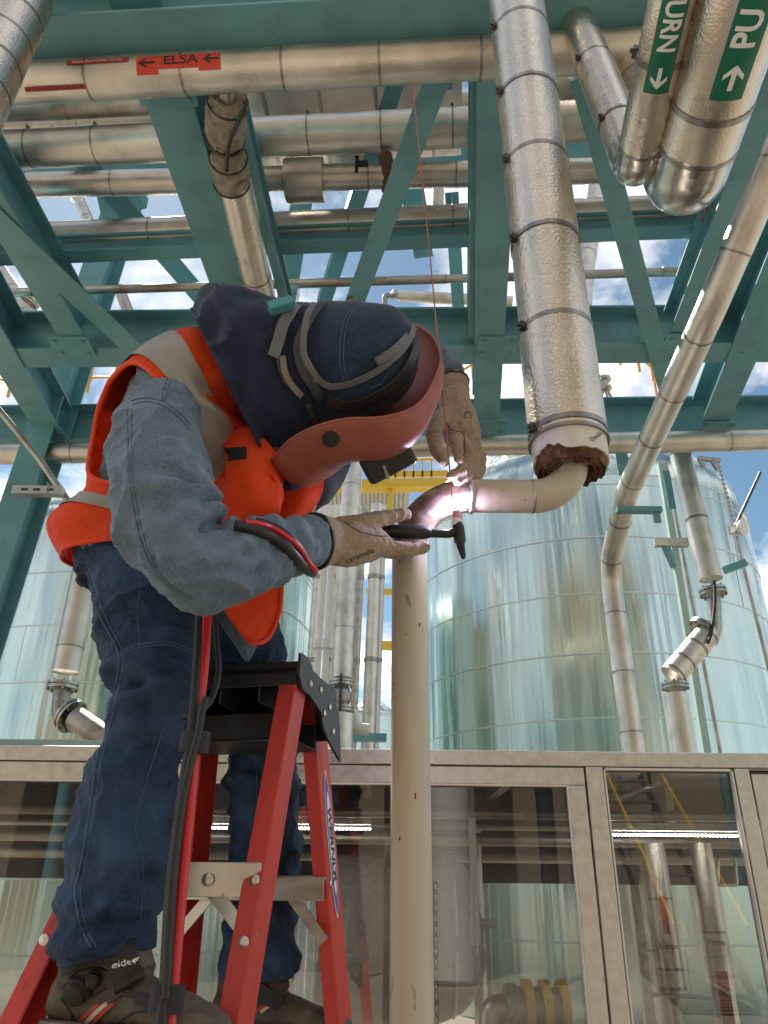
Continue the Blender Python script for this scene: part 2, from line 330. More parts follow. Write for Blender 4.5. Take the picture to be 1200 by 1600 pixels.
# writing -----------------------------------------------------------
def text_mesh(txt, size, shear=0, bold=0.0):
    cu = bpy.data.curves.new('t', 'FONT'); cu.body = txt; cu.size = size; cu.align_x = 'CENTER'; cu.align_y = 'CENTER'; cu.shear = shear; cu.offset = bold; cu.resolution_u = 3
    o = bpy.data.objects.new('t', cu); COL.objects.link(o); dg = bpy.context.evaluated_depsgraph_get()
    me = o.to_mesh(); vs = [Vector(v.co) for v in me.vertices]; fs = [tuple(p.vertices) for p in me.polygons]
    o.to_mesh_clear(); bpy.data.objects.remove(o)
    import bmesh
    bm = bmesh.new(); bv = [bm.verts.new(v) for v in vs]
    for f in fs:
        try: bm.faces.new([bv[i] for i in f])
        except ValueError: pass
    for k in range(-4, 5):                    # slices let the lettering follow a curved surface
        bmesh.ops.bisect_plane(bm, geom=bm.verts[:]+bm.edges[:]+bm.faces[:], plane_co=(0, k*size*.11, 0), plane_no=(0, 1, 0))
    bm.verts.index_update(); vs = [v.co.copy() for v in bm.verts]; fs = [tuple(v.index for v in f.verts) for f in bm.faces]; bm.free()
    return vs, fs
def flat_text(txt, size, c, ux, uy, n, m, parent, name='lettering', shear=0, bold=0, sx=1.0):
    vs, fs = text_mesh(txt, size, shear, bold); mb = MB()
    mb.add([Vector(c)+ux*(v.x*sx)+uy*v.y+n*.0006 for v in vs], fs); return obj(name, mb, m, parent)
class Cyl:                                   # writing laid round a pipe
    def __init__(s, c, axis, face, r):
        s.c = Vector(c); s.a = Vector(axis).normalized(); f = Vector(face); s.n = (f-s.a*f.dot(s.a)).normalized(); s.t = s.n.cross(s.a); s.r = r
    def P(s, x, y, lift=0):                  # x along, y round
        an = y/s.r; return s.c+s.a*x+(s.n*math.cos(an)+s.t*math.sin(an))*(s.r+lift)
    def patch(s, name, x0, x1, y0, y1, m, parent, lift=.0022):
        n = 10; mb = MB(); mb.rings([[s.P(x, y0+(y1-y0)*k/n, lift) for k in range(n+1)] for x in (x0, x1)], False, False); return obj(name, mb, m, parent)
    def text(s, txt, size, x, y, m, parent, lift=.0034, bold=0, rot=0, sx=1.0, shear=0):
        vs, fs = text_mesh(txt, size, shear, bold); mb = MB(); ca, sa = math.cos(rot), math.sin(rot)
        mb.add([s.P(x+(v.x*sx)*ca-v.y*sa, y+(v.x*sx)*sa+v.y*ca, lift) for v in vs], fs); return obj('lettering', mb, m, parent)
    def poly(s, name, pts, m, parent, lift=.0034):
        return obj(name, MB().add([s.P(x, y, lift) for x, y in pts], [tuple(range(len(pts)))]), m, parent)
# ================================================================== the setting
def rad(p, npx):
    x, y, z = proj(p); th = math.atan(math.hypot(x-600, y-800)/F); return npx/2*z*math.cos(th)/F
Zv = Vector((0, 0, 1)); Xv = Vector((1, 0, 0)); Yv = Vector((0, 1, 0))
mb = MB(); n = 24
mb.add([(-900, -900, 0), (900, -900, 0), (900, 900, 0), (-900, 900, 0)], [(0, 1, 2, 3)])
g = obj('ground', mb, 'ground'); g['kind'] = 'structure'

# ------------------------------------------------------------------ steel rack
ZB = 3.2
rack = thing('pipe_rack', 'teal painted steel pipe rack of beams and braces overhead', 'pipe rack', (0, 4, 0))
def ibeam(p, q, w=.2, h=.3, tf=.016, tw=.012, name='beam'):
    pr = [(-w/2, 0), (w/2, 0), (w/2, tf), (tw/2, tf), (tw/2, h-tf), (w/2, h-tf), (w/2, h), (-w/2, h), (-w/2, h-tf), (-tw/2, h-tf), (-tw/2, tf), (-w/2, tf)]
    return obj(name, MB().section(p, q, pr), 'green', rack, .003)
def ext(p, q, a=0, b=0):
    d = (q-p).normalized(); return p-d*a, q+d*b
def brace(p, q, w=.1, name='diagonal_brace', leg=.09, side=1):
    pr = [(-w/2, 0), (w/2, 0), (w/2, .01), (-w/2+.01, .01), (-w/2+.01, leg), (-w/2, leg)]
    if side < 0: pr = [(-x, y) for x, y in reversed(pr)]
    return obj(name, MB().section(p, q, pr), 'green', rack, .002)
# cross beams
ibeam(*ext(UZ(90, 72, ZB-.12), UZ(770, 35, ZB-.12), 1.4, 2.4), w=.24, h=.36)
ibeam(*ext(UZ(100, 560, ZB+.006), UZ(1000, 553, ZB+.006), 1.6, 2.2), w=.2, h=.33)
ibeam(*ext(UZ(100, 700, ZB+.011), UZ(1000, 690, ZB+.011), 2.0, 2.4), w=.26, h=.34)
ibeam(*ext(UZ(260, 396, ZB+.25), UZ(1000, 366, ZB+.25), 2.2, 2.0), w=.10, h=.14)
ibeam(*ext(UZ(200, 268, ZB+1.3), UZ(900, 235, ZB+1.3), 3.0, 2.0), w=.22, h=.3)
# beams running away from the camera
_aw = [0]
def away(xa, ya, xb, yb, za=ZB, w=.2, h=.3, a=0, b=0, **k): _aw[0] += 1; za -= .0031*(_aw[0] % 5); return ibeam(*ext(UZ(xa, ya, za), UZ(xb, yb, za), a, b), w=w, h=h, **k)
away(262, 157, 357, 447, w=.215, h=.3, a=.55, b=.5)
away(388, 247, 441, 463, za=ZB+.12, w=.055, h=.16, a=.3, b=.5)
away(779, 130, 760, 665, w=.19, h=.3, a=.4, b=.0)
away(741, 330, 738, 520, za=ZB+.05, w=.05, h=.25, a=.8, b=.1)
away(1183, 215, 1082, 470, w=.12, h=.22, a=.6, b=.35)
away(1215, 430, 1113, 672, w=.2, h=.3, a=1.2, b=.02)
away(-45, 264, 121, 541, w=.17, h=.28, a=.6, b=.0)
away(0, 549, 80, 682, w=.2, h=.3, a=1.6, b=.05)
# braces
brace(UZ(911, 120, ZB-.02), UZ(1050, 635, ZB-.02), w=.115)
brace(UZ(625, 110, 3.95), UZ(505, 480, 3.95), w=.1)
brace(UZ(688, 110, ZB-.03), UZ(528, 545, ZB-.03), w=.115, side=-1)
brace(UZ(90, 205, 3.86), UZ(318, 470, 3.86), w=.15)
brace(*ext(UZ(0, 350, ZB-.02), UZ(213, 551, ZB-.02), .8, .1), w=.15)
brace(UZ(345, 330, ZB+1.2), UZ(520, 150, ZB+1.2), w=.12); brace(UZ(215, 330, ZB+1.0), UZ(150, 250, ZB+1.0), w=.15)
away(712, -20, 690, 140, za=ZB+.3, w=.1, h=.2)
# upper storey seen through the gaps
for (xa, ya, xb, yb, zz, ww) in ((480, 260, 455, 420, 4.6, .16), (640, 290, 648, 330, 4.8, .16), (710, 380, 716, 480, 4.4, .1), (160, 250, 170, 300, 4.8, .2)):
    away(xa, ya, xb, yb, za=zz, w=ww, h=.2, a=.3, b=.5)
# raking legs
def leg(pts, Y, w, d):
    p, q = U(*pts[0], Y), U(*pts[1], Y); p, q = (p, q) if p.z > q.z else (q, p)
    dd = (q-p).normalized(); q = p+dd*(p.z/-dd.z)
    pr = [(-w/2, -d/2), (w/2, -d/2), (w/2, -d/2+.016), (.007, -d/2+.016), (.007, d/2-.016), (w/2, d/2-.016), (w/2, d/2), (-w/2, d/2), (-w/2, d/2-.016), (-.007, d/2-.016), (-.007, -d/2+.016), (-w/2, -d/2+.016)]
    o = obj('column', MB().section(p, q, pr, ref=Yv), 'green', rack, .003)
    obj('base_plate', MB().box(q+Zv*.01, Xv*.22, Yv*.22, Zv*.02), 'green', rack)
leg(((207, 279), (70, 695)), 5.15, .21, .3)
leg(((207+1110, 279), (1340, 695)), 5.15, .21, .3)
# gusset and hanger plates under the far cross beam
for (x, y, a, b) in ((968, 690, .09, .30), (1042, 745, .06, .3)):
    p = UZ(x, y, ZB-.02); obj('hanger', MB().bar(p+Zv*.06, p-Zv*b, a, .012, ref=Yv), 'green', rack)
pp = UZ(52, 700, ZB-.05); obj('hanger', MB().add([pp+Vector(v) for v in ((-.12, 0, .04), (.12, 0, .0), (.12, 0, -.24), (-.12, 0, -.14), (-.12, .09, .04), (.12, .09, 0), (.12, .09, -.24), (-.12, .09, -.14))], [(0, 1, 2, 3), (7, 6, 5, 4), (0, 4, 5, 1), (1, 5, 6, 2), (2, 6, 7, 3), (3, 7, 4, 0)]), 'green', rack)
# bolts along the leg splice
for k in range(10):
    p = UZ(60+k*115, 686, ZB+.0); obj('bolt', MB().lathe(p-Vector((0, .12, .012)), Zv, [(0, .004), (0, .014), (.014, .014), (.014, .004)], 6), 'green', rack)
# gusset plates with bolts where beams meet
for (x, y, zz) in ((262, 150, ZB), (393, 548, ZB), (775, 548, ZB), (763, 672, ZB), (1062, 545, ZB), (1113, 675, ZB), (118, 548, ZB), (82, 684, ZB)):
    p = UZ(x, y, zz-.003); gp = obj('gusset_plate', MB().box(p+Vector((.0, -.06, -.012)), Xv*.13, Yv*.10, Zv*.006), 'green', rack, .002)
    for dx in (-.09, .09):
        for dy in (-.12, 0.0): obj('bolt', MB().lathe(p+Vector((dx, dy, -.018)), -Zv, [(0, .016), (.013, .016), (.013, .002)], 6), 'green', gp)
# rust blooms on brace edges are modelled flakes
for (x, y) in ((1102, 333),):
    p = UZ(x, y, ZB-.04); mbb = MB()
    for k in range(6): mbb.ball(p+Vector((random.uniform(-.02, .02), random.uniform(-.05, .05), random.uniform(-.004, .004))), random.uniform(.006, .014), 5, sc=(1, 1.6, .35))
    obj('rust_flake', mbb, 'rust', rack)

# ------------------------------------------------------------------ pipes crossing overhead
def cross_pipe(name, label, a, b, Z, px, gap, m='jacket', ea=1.2, eb=1.6, **k):
    p, q = ext(UZ(*a, Z), UZ(*b, Z), ea, eb); t = thing(name, label, 'pipe', p, 'insulated pipes crossing the rack')
    r = rad(UZ((a[0]+b[0])/2, (a[1]+b[1])/2, Z), px); pipe_run(t, [p, q], r, gap, m, **k); return t, p, q, r
acid, a0, a1, ar = cross_pipe('acid_pipe', 'silver insulated pipe with red ELSA sulfuric acid stickers, front-most across the top', (100, 126), (950, 80), 3.0, 72, .40, ea=.9)
cross_pipe('insulated_pipe', 'dull silver insulated pipe peeking out below the acid pipe at left', (50, 168), (230, 160), 3.75, 46, .5, 'jacket_old', ea=1.6, eb=0.3)
cross_pipe('insulated_pipe', 'silver insulated pipe with open seam, second row down from the top', (0, 235), (760, 197), 3.62, 66, .38, clasp=Vector((0, -.7, .7)))
cross_pipe('insulated_pipe', 'thin insulated pipe carrying a drum-shaped flange cover', (100, 288), (740, 272), 3.75, 42, .5, ea=2)
cross_pipe('insulated_pipe', 'insulated pipe just above the thin bare pipe, rusty at its right end', (75, 370), (1100, 326), 3.65, 48, .62, ea=1.6, eb=.02)
t, p, q, r = cross_pipe('conduit_pipe', 'thin bare grey pipe spanning the whole sky gap', (0, 458), (1170, 421), 3.6, 14, 1.4, 'jacket_old', ea=2, eb=2)
cross_pipe('insulated_pipe', 'insulated pipe running below the lowest cross beam', (0, 710), (750, 696), 3.02, 33, 1.0, ea=2, eb=2.4)
cross_pipe('insulated_pipe', 'dark insulated pipe behind the hanging pipe near top right', (860, 140), (1160, 120), 3.9, 70, .5, 'jacket_old', ea=.1, eb=2)
t = [o for o in COL.objects if o.get('label', '').startswith('thin insulated pipe carrying')][0]
c0, c1 = UZ(447, 283, 3.75), UZ(506, 281, 3.75); d = (c1-c0); rr = rad(c0, 72)
obj('flange_cover', MB().lathe(c0, d, [(0, rr*.4), (0, rr), (d.length*.06, rr*1.02), (d.length*.94, rr*1.02), (d.length, rr), (d.length, rr*.4)], 32), 'jacket', t)
# ducts high in the rack
dk = thing('ceiling_duct', 'flat galvanised duct high between the top two pipes', 'duct', UZ(500, 160, 4.1))
p, q = UZ(385, 172, 4.1), UZ(720, 150, 4.1); obj('duct_body', MB().bar(p, q, .55, .3), 'jacket', dk)
for k in range(4): 
    c = p.lerp(q, .12+.25*k); obj('duct_seam', MB().bar(c-(q-p)*.008, c+(q-p)*.008, .56, .31), 'strap', dk)
cross_pipe('insulated_pipe', 'high dull pipe glimpsed between the top two rows', (0, 195), (640, 168), 4.7, 40, .7, 'jacket_old', ea=2, eb=2)
cross_pipe('insulated_pipe', 'high pale pipe glimpsed above the drum-shaped flange cover', (20, 262), (760, 240), 5.2, 30, .8, ea=2, eb=2)
# stickers on the acid pipe
dirp = (a1-a0).normalized()
def on(px, py, Z=3.0):
    p = UZ(px, py, Z); return a0+dirp*((p-a0).dot(dirp))
def cyl_at(p0, axis, r, px, py):            # a Cyl whose zero angle looks at the camera
    return Cyl(p0, axis, CAM-p0, r)
c = cyl_at(on(289, 118), dirp, ar+.0016, 0, 0); s = ar/36.0      # metres per px near the pipe
k = .0030
L = (on(352, 115)-on(224, 120)).length
c.patch('sticker', -L*.5, -L*.24, ar*.05, ar*.95, 'label_red', acid); c.patch('sticker', -L*.23, L*.5, ar*.28, ar*.95, 'label_red', acid, lift=.0024); c.patch('sticker', L*.24, L*.5, ar*.12, ar*.28, 'label_red', acid, lift=.0024)
c.text('ELSA', ar*.62, L*.03, ar*.66, 'label_black', acid, bold=.001, sx=1.35)
def arrow(cy, x, y, L, H, m, parent, sgn=-1, lift=.0036):
    q = [(x+sgn*L/2, y), (x+sgn*L*.1, y+H/2), (x+sgn*L*-.1, y+H/2), (x+sgn*L*.16, y+H*.12), (x-sgn*L/2, y+H*.12), (x-sgn*L/2, y-H*.12), (x+sgn*L*.16, y-H*.12), (x-sgn*L*.1, y-H/2), (x+sgn*L*.1, y-H/2)]
    mb = MB(); mb.add([cy.P(a, b, lift) for a, b in q], [(0, 1, 2, 3), (0, 3, 6), (0, 6, 7, 8), (3, 4, 5, 6)]); return obj('arrow_mark', mb, m, parent)
arrow(c, L*.39, ar*.64, L*.2, ar*.44, 'label_black', acid); arrow(c, -L*.38, ar*.6, L*.2, ar*.44, 'label_black', acid)
c = cyl_at(on(96, 126), dirp, ar+.0016, 0, 0); L = (on(142, 125)-on(49, 129)).length
c.patch('sticker', -L*.5, L*.5, -ar*.42, -ar*.18, 'label_dkred', acid); c.text('ELSA SULFURIC ACID', ar*.2, 0, -ar*.30, 'label_black', acid, sx=L*.74/(ar*.2*9.4))
arrow(c, -L*.45, -ar*.3, L*.07, ar*.16, 'label_black', acid); arrow(c, L*.45, -ar*.3, L*.07, ar*.16, 'label_black', acid)
c = cyl_at(on(166, 124), dirp, ar+.0016, 0, 0); L = (on(213, 122)-on(119, 128)).length
c.patch('sticker', -L*.5, L*.5, ar*.72, ar*.98, 'label_dkred', acid); c.text('ELSA SULFURIC ACID', ar*.2, 0, ar*.85, 'stainless_seal', acid, sx=L*.8/(ar*.2*9.4))

# ------------------------------------------------------------------ pipe on the left corner, overhead
t = thing('insulated_pipe', 'stucco insulated pipe slanting across the top left corner', 'pipe', U(-60, 230, 1.6))
pipe_run(t, [U(80, -150, 1.75), U(33, 0, 1.7), U(-48, 170, 1.62), U(-150, 420, 1.55)], .102, .16, 'stucco', first=.1)
# wrapped drain pipe under the main beam
t = thing('drain_pipe', 'silver drain pipe with cloth wrapped valve beside the wide beam', 'pipe', UZ(362, 270, 3.1), None)
pr_ = rad(UZ(375, 330, 3.15), 56); p, q = UZ(360, 255, 3.12), UZ(420, 520, 3.12)
pipe_run(t, [p, q], pr_, .62, 'stucco', first=.75)
bundle = spline([UZ(352, 135, 2.95), UZ(352, 185, 2.98), UZ(352, 235, 3.0), UZ(360, 275, 3.1)], 6)
obj('pipe_neck', MB().tube([UZ(355, 120, 2.98), UZ(356, 200, 3.0), UZ(356, 275, 3.1)], pr_*.42, 16), 'cast_metal', t)
for i, (a, b, s1) in enumerate((((357, 150), (351, 222), 1.0), ((356, 240), (362, 288), .98))):
    A, B = UZ(*a, 3.0), UZ(*b, 3.06); m = 30; ax = (B-A).normalized(); mbw = MB(); mbw.tube([A.lerp(B, k/m) for k in range(m+1)], [pr_*s1*(.80+.22*min(1, 5*min(k, m-k)/m)+.05*math.sin(k*1.7+i)) for k in range(m+1)], 48)
    for j, v in enumerate(mbw.v):
        vv = Vector(v); q = vv-ax*(vv.dot(ax)*.65); mbw.v[j] = tuple(vv+noise.noise_vector(vv*16)*.010+noise.noise_vector(Vector((q.x, q.y, q.z))*55)*.008)
    w_o = obj('cloth_wrap', mbw, 'cloth_wrap', t)
    for f in (.12, .9): 
        c = A.lerp(B, f); obj('tie_wire', MB().lathe(c, ax, [(0, pr_*.98), (0, pr_*1.06), (.008, pr_*1.06), (.008, pr_*.98)], 24, caps=False), 'clasp', w_o)
obj('heat_trace_cable', MB().tube(spline([UZ(384, 160, 2.86), UZ(372, 190, 2.88), UZ(361, 215, 2.9), UZ(355, 245, 2.9), UZ(354, 285, 2.98)], 6), .009, 8), 'black_rubber', t)

# ------------------------------------------------------------------ hanging pipe + the pipe being welded
YP = 1.5
def hp(px, py): return U(px, py, YP)
hx = U(888, 690, YP); hx_top = Vector((hx.x, hx.y, CZ+3.4))
hbot = U(890, 692, YP); HR = .0880
t = thing('hanging_pipe', 'large vertical stucco jacketed pipe hanging down to the weld', 'pipe', Vector((hx.x, YP, hbot.z)))
hb = Vector((hx.x, YP, hbot.z)); ht = Vector((hx.x-.012, YP, CZ+3.5))
pipe_run(t, [hb, hb.lerp(ht, .5), ht], HR, .30, 'stucco', first=.02, clasp=Vector((-1, -.35, 0)), sw=.014)
# exposed insulation below the jacket: white wrap, then foam torn at the edge
def ragged(z0, z1f, r0, r1, name, m, parent, n=72, hollow=None):
    rings = []
    for rr, zz in r1:
        rings.append([Vector((hb.x+rr*math.cos(2*math.pi*k/n), YP+rr*math.sin(2*math.pi*k/n), zz(2*math.pi*k/n))) for k in range(n)])
    return obj(name, MB().rings(rings, True, False), m, parent)
def wrapz(a):
    d = (a-math.radians(-142)+math.pi) % (2*math.pi)-math.pi
    return hb.z-.058+.022*max(0, 1-abs(d)/.55)**.6+.006*noise.noise(Vector((math.cos(a)*4, math.sin(a)*4, 1)))+(.003*math.sin(a*23) if abs(d) < .6 else 0)
top = lambda a: hb.z+.004
ragged(0, 0, 0, [(HR-.004, top), (HR-.0035, lambda a: hb.z-.02), (HR-.004, wrapz), (HR-.0085, wrapz), (HR-.0085, top)], 'white_wrap', 'white_wrap', t)
fz = lambda k: (lambda a: hb.z-.078-k+.010*noise.noise(Vector((math.cos(a)*3, math.sin(a)*3, 3)))+.008*noise.noise(Vector((math.cos(a)*9, math.sin(a)*9, 5+k*300)))+.005*noise.noise(Vector((math.cos(a)*24, math.sin(a)*24, 9+k*500))))
ragged(0, 0, 0, [(HR-.009, lambda a: hb.z-.03), (HR-.008, fz(-.014)), (HR-.013, fz(.001)), (HR-.019, fz(-.005)), (HR-.025, fz(.004)), (HR-.031, fz(-.003)), (HR-.036, fz(.005)), (HR-.041, fz(-.004)), (HR-.044, fz(-.03)), (HR-.044, lambda a: hb.z)], 'foam_insulation', 'foam', t)
obj('jacket_lip', MB().lathe(hb, -Zv, [(-.002, HR-.003), (-.002, HR+.0035), (.006, HR+.0035), (.006, HR-.003)], 40, caps=False), 'strap', t)
for (px, py, tx, ang, sz) in ((938, 690, 'Double', 1.0, .016),):
    cc = Cyl(Vector((hb.x, YP, hb.z-.02)), Vector((1, 0, 0)), Vector((0, 0, 1)), 1)
    ax = Cyl(Vector((hb.x, YP, hb.z-.027)), Zv, Vector((.50, -.86, 0)), HR-.0035); ax.text(tx, sz, 0, .0, 'label_black', t, rot=math.radians(-50), lift=.001)

wz = U(760, 775, YP).z; PR = .037
wp = thing('welded_pipe', 'cream bare steel pipe with two elbows standing in front of the glass, being welded', 'pipe', Vector((U(641, 1240, YP).x, YP, 0)))
vx = U(640, 900, YP).x; ex = hb.x
el = .085
def arc_pts(c, u, v, r, n=12): return [c+u*(r*math.cos(math.pi/2*k/n))+v*(r*math.sin(math.pi/2*k/n)) for k in range(n+1)]
xj = U(746, 775, YP).x                                        # right end of elbow = the weld
el = min(xj-vx, .135)
vert_top = wz-el
obj('vertical_pipe', MB().tube([Vector((vx, YP, 0)), Vector((vx, YP, .8)), Vector((vx, YP, 1.4)), Vector((vx, YP, vert_top-.003))], PR, 36), 'weldpipe', wp)
obj('scorched_elbow', MB().tube(arc_pts(Vector((vx+el, YP, vert_top)), -Xv, Zv, el, 16), PR, 36), 'scorched', wp)
xr = U(831, 777, YP).x
obj('horizontal_pipe', MB().tube([Vector((vx+el+.003, YP, wz)), Vector(((vx+el+xr)/2, YP, wz)), Vector((xr, YP, wz))], PR, 36), 'weldpipe', wp)
er = ex-xr
obj('elbow', MB().tube(arc_pts(Vector((xr+.002, YP, wz+er)), -Zv, Xv, er, 14)+[Vector((ex, YP, wz+er+.1))], PR*1.003, 36), 'weldpipe', wp)
obj('weld_seam', MB().lathe(Vector((xr-.003, YP, wz)), Xv, [(0, PR*.98), (.001, PR+.0022), (.005, PR+.0022), (.006, PR*.98)], 36, caps=False), 'bead', wp)
mbb = MB(); 
for k in range(60):
    an = 2*math.pi*k/60; mbb.ball(Vector((vx+el+random.uniform(-.0015, .0015), YP+math.cos(an)*PR, wz+math.sin(an)*PR)), .0042, 5, sc=(1.3, 1, 1))
obj('weld_bead', mbb, 'bead', wp)
rng = random.Random(3)
for k in range(7):                                          # nicks and scuffs in the paint
    an = rng.uniform(-1.15, 1.15); z = rng.uniform(.9, vert_top-.03); cy = Cyl(Vector((vx, YP, z)), Zv, Vector((math.sin(an), -math.cos(an), 0)), PR)
    l, h = rng.uniform(.002, .007), rng.uniform(.0012, .004); cy.patch('scuff_mark', -l, l*.6, -h*.5, h*.5, rng.choice(('rust', 'scorched', 'rust')), wp, lift=.0003)
for k in range(4):
    an = rng.uniform(-1.1, 1.2); x = rng.uniform(vx+el+.02, xr-.004); cy = Cyl(Vector((x, YP, wz)), Xv, Vector((0, -math.cos(an), -math.sin(an))), PR)
    l, h = rng.uniform(.001, .004), rng.uniform(.001, .003); cy.patch('scuff_mark', -l, l, -h*.5, h*.5, rng.choice(('rust', 'scorched')), wp, lift=.0003)

# ------------------------------------------------------------------ pipes with green stickers, top right
def sticker_pipe(label, Z, c0, c1, r, up_px, up_y, txt, tx, asgn, gap, flen):
    """level pipe overhead coming to an elbow that turns up"""
    a, b = UZ(*c0, Z), UZ(*c1, Z); d = (b-a).normalized(); a -= d*.9
    t = thing('steam_pipe', label, 'pipe', b); e = r*1.35
    pts = [a, b]; pipe_run(t, pts, r, gap, 'stucco', first=gap*.5, clasp=Vector((-1, .2, .3)), sw=.02)
    top = U(*up_px, up_y); u = (top-b).normalized(); u = (Vector((u.x, u.y, max(u.z, .3)))).normalized()
    arcp = fillet([b-d*.01, b+d*e, b+d*e+u*(e*1.2)], e*1.1, 14); obj('elbow', MB().tube(arcp, r*1.02, 36), 'elbow_metal', t)
    obj('elbow_seam', MB().lathe(b-d*.004, d, [(0, r), (0, r*1.035), (.012, r*1.035), (.012, r)], 36, caps=False), 'strap', t)
    riser = [b+d*e+u*(e*1.1), b+d*e+u*2.6]; pipe_run(t, riser, r, gap, 'stucco', first=gap*.4, clasp=Vector((-1, -.4, .1)), sw=.012)
    return t, a, b, d
t1, a, b, d = sticker_pipe('slim stucco pipe with green TURN sticker and turned-up elbow', 2.05, (1053, 0), (1003, 225), .066, (902, -10), 1.78, 'TURN', 0, 1, .42, 0)
p = UZ(1045, 55, 2.05); q = UZ(1036, 95, 2.05); rr = .0677
def on_axis(a, d, px, py, Z): 
    p = UZ(px, py, Z); return a+d*((p-a).dot(d))
c0 = on_axis(a, d, 1042, 60, 2.05); cy = Cyl(c0, d, (CAM-c0)+Xv*.18, rr)
L0 = (on_axis(a, d, 1043, 120, 2.05)-c0).length
cy.patch('sticker', -.5, L0, -.034, .034, 'label_green', t1)
cy.text('RETURN', .062, L0-.24, 0, 'label_white', t1, bold=.0015, sx=1.05)
arrow(cy, L0-.045, 0, .062, .042, 'label_white', t1, sgn=1)
t2, a, b, d = sticker_pipe('thick stucco pipe with green sticker and mitred elbow at top right', 2.0, (1165, -10), (1092, 222), .112, (972, -10), 2.0, 'PU', 0, -1, .46, 0)
c0 = on_axis(a, d, 1120, 110, 2.0); cy = Cyl(c0, d, (CAM-c0)+Xv*.62, .1137); L0 = (on_axis(a, d, 1092, 155, 2.0)-c0).length
cy.patch('sticker', -.6, L0*.1, -.042, .042, 'label_green', t2)
cy.text('PU', .078, L0*.1-.19, 0, 'label_white', t2, bold=.002, sx=1.05, rot=math.pi)
arrow(cy, L0*.1-.065, 0, .07, .05, 'label_white', t2, sgn=-1)

# ------------------------------------------------------------------ long slanting pipe at right with bend, and valve line
t = thing('sloping_pipe', 'long silver pipe sloping from the top right corner down to a bend before the tank', 'pipe', U(992, 1177, 5.0))
bx = U(952, 886, 5.0); P_ = [U(1262, 130, 2.05), U(1112, 480, 2.72), U(979, 772, 4.25), bx, Vector((bx.x+.01, 5.0, 0.2))]
pipe_run(t, fillet(P_, [.3, .5, .28], 8), .069, .40, 'jacket', first=.3)
br = U(998, 797, 4.0); obj('support_bracket', MB().bar(br-Xv*.13, br+Xv*.13, .05, .03).bar(br+Xv*.10, br+Xv*.10-Zv*.08, .04, .01, ref=Yv), 'green', t)
t = thing('valve_pipe', 'insulated drop pipe with flanged joint and angled offset beside the tank', 'pipe', U(1060, 1180, 5.4))
Yq = 5.4; tp, bt = U(1064, 712, Yq), U(1111, 905, Yq); obj('jacket_section', MB().tube([tp, tp.lerp(bt, .55)], .085, 28), 'jacket', t); obj('jacket_section', MB().tube([tp.lerp(bt, .54), bt], .0865, 28), 'jacket', t)
obj('strap', MB().lathe(tp.lerp(bt, .53), bt-tp, [(0, .085), (0, .089), (.02, .089), (.02, .085)], 28, caps=False), 'strap', t)
flange(t, U(1066, 698, Yq), tp-bt, .10, .022); flange(t, U(1114, 925, Yq), bt-tp, .10, .024)
e0, e1, e2 = U(1116, 935, Yq), U(1118, 985, Yq), U(1085, 1022, Yq)
obj('bare_elbow', MB().tube(fillet([e0, e1, e2], .09, 8), .05, 20), 'flange_metal', t); flange(t, U(1100, 985, Yq), e1-e2, .115, .02)
k0, k1 = U(1108, 988, Yq-.02), U(1050, 1056, Yq-.02); obj('jacket_section', MB().tube([k0, k0.lerp(k1, .5), k1], .088, 28), 'jacket', t)
for f in (.06, .33, .66, .92): obj('strap', MB().lathe(k0.lerp(k1, f), k1-k0, [(0, .088), (0, .0925), (.014, .0925), (.014, .088)], 28, caps=False), 'strap', t)
flange(t, U(1055, 1072, Yq), Zv, .095, .02); v0 = U(1056, 1084, Yq); obj('jacket_section', MB().tube([v0, Vector((v0.x, v0.y, 1.0))], .085, 28), 'jacket', t)
obj('heat_trace_cable', MB().tube(spline([U(1116, 908, Yq-.1), U(1117, 940, Yq-.12), U(1112, 985, Yq-.13), U(1106, 1005, Yq-.13)], 6), .012, 8), 'black_rubber', t)
# valve body on the line under the beam
vb = thing('flanged_valve', 'grey flanged valve with black cable loop under the right end of the lowest beam', 'valve', U(1078, 690, Yq-.1))
c0 = U(1068, 688, Yq-.1); obj('valve_body', MB().lathe(c0-Xv*.16, Xv, [(0, .03), (0, .07), (.03, .07), (.05, .055), (.1, .075), (.18, .075), (.22, .05), (.25, .06), (.29, .06), (.29, .02)], 24), 'cast_metal', vb)
for dx in (-.14, .06, .12): flange(vb, c0+Xv*dx, Xv, .095, .012, bolts=6)
obj('handle', MB().bar(c0+Vector((.05, 0, .07)), c0+Vector((.14, -.02, .14)), .03, .02), 'cast_metal', vb)
obj('cable_loop', MB().tube(spline([c0+Vector((.12, -.05, .05)), c0+Vector((.24, -.06, .0)), c0+Vector((.2, -.06, -.08)), c0+Vector((.1, -.05, -.1))], 8), .007, 8), 'black_rubber', vb)
# slender poles beside the tank
def pole(name, label, a, b, Y, r, m, Y2=None):
    o = obj(name, MB().tube([U(*a, Y), U(*a, Y).lerp(U(*b, Y2 or Y), .5), U(*b, Y2 or Y)], r, 12), m); tag(o, label, 'pole' if 'pole' in name else 'conduit'); return o
o = thing('support_pole', 'pale green pole standing in front of the right tank', 'pole', U(1105, 1190, 5.9))
obj('shaft', MB().bar(U(1032, 725, 5.9), U(1106, 1190, 5.9), .055, .055, ref=Yv), 'pale_green', o)
bb = U(1048, 848, 5.85); obj('bracket', MB().bar(bb-Xv*.14, bb+Xv*.14, .05, .07), 'stainless', o); obj('bracket_arm', MB().bar(bb+Vector((-.05, .0, -.03)), bb+Vector((.02, .05, -.2)), .05, .05), 'green', o)
pole('conduit', 'thin grey conduit right of the pale green pole', (1040, 722), (1128, 1190), 6.2, .016, 'jacket_old')
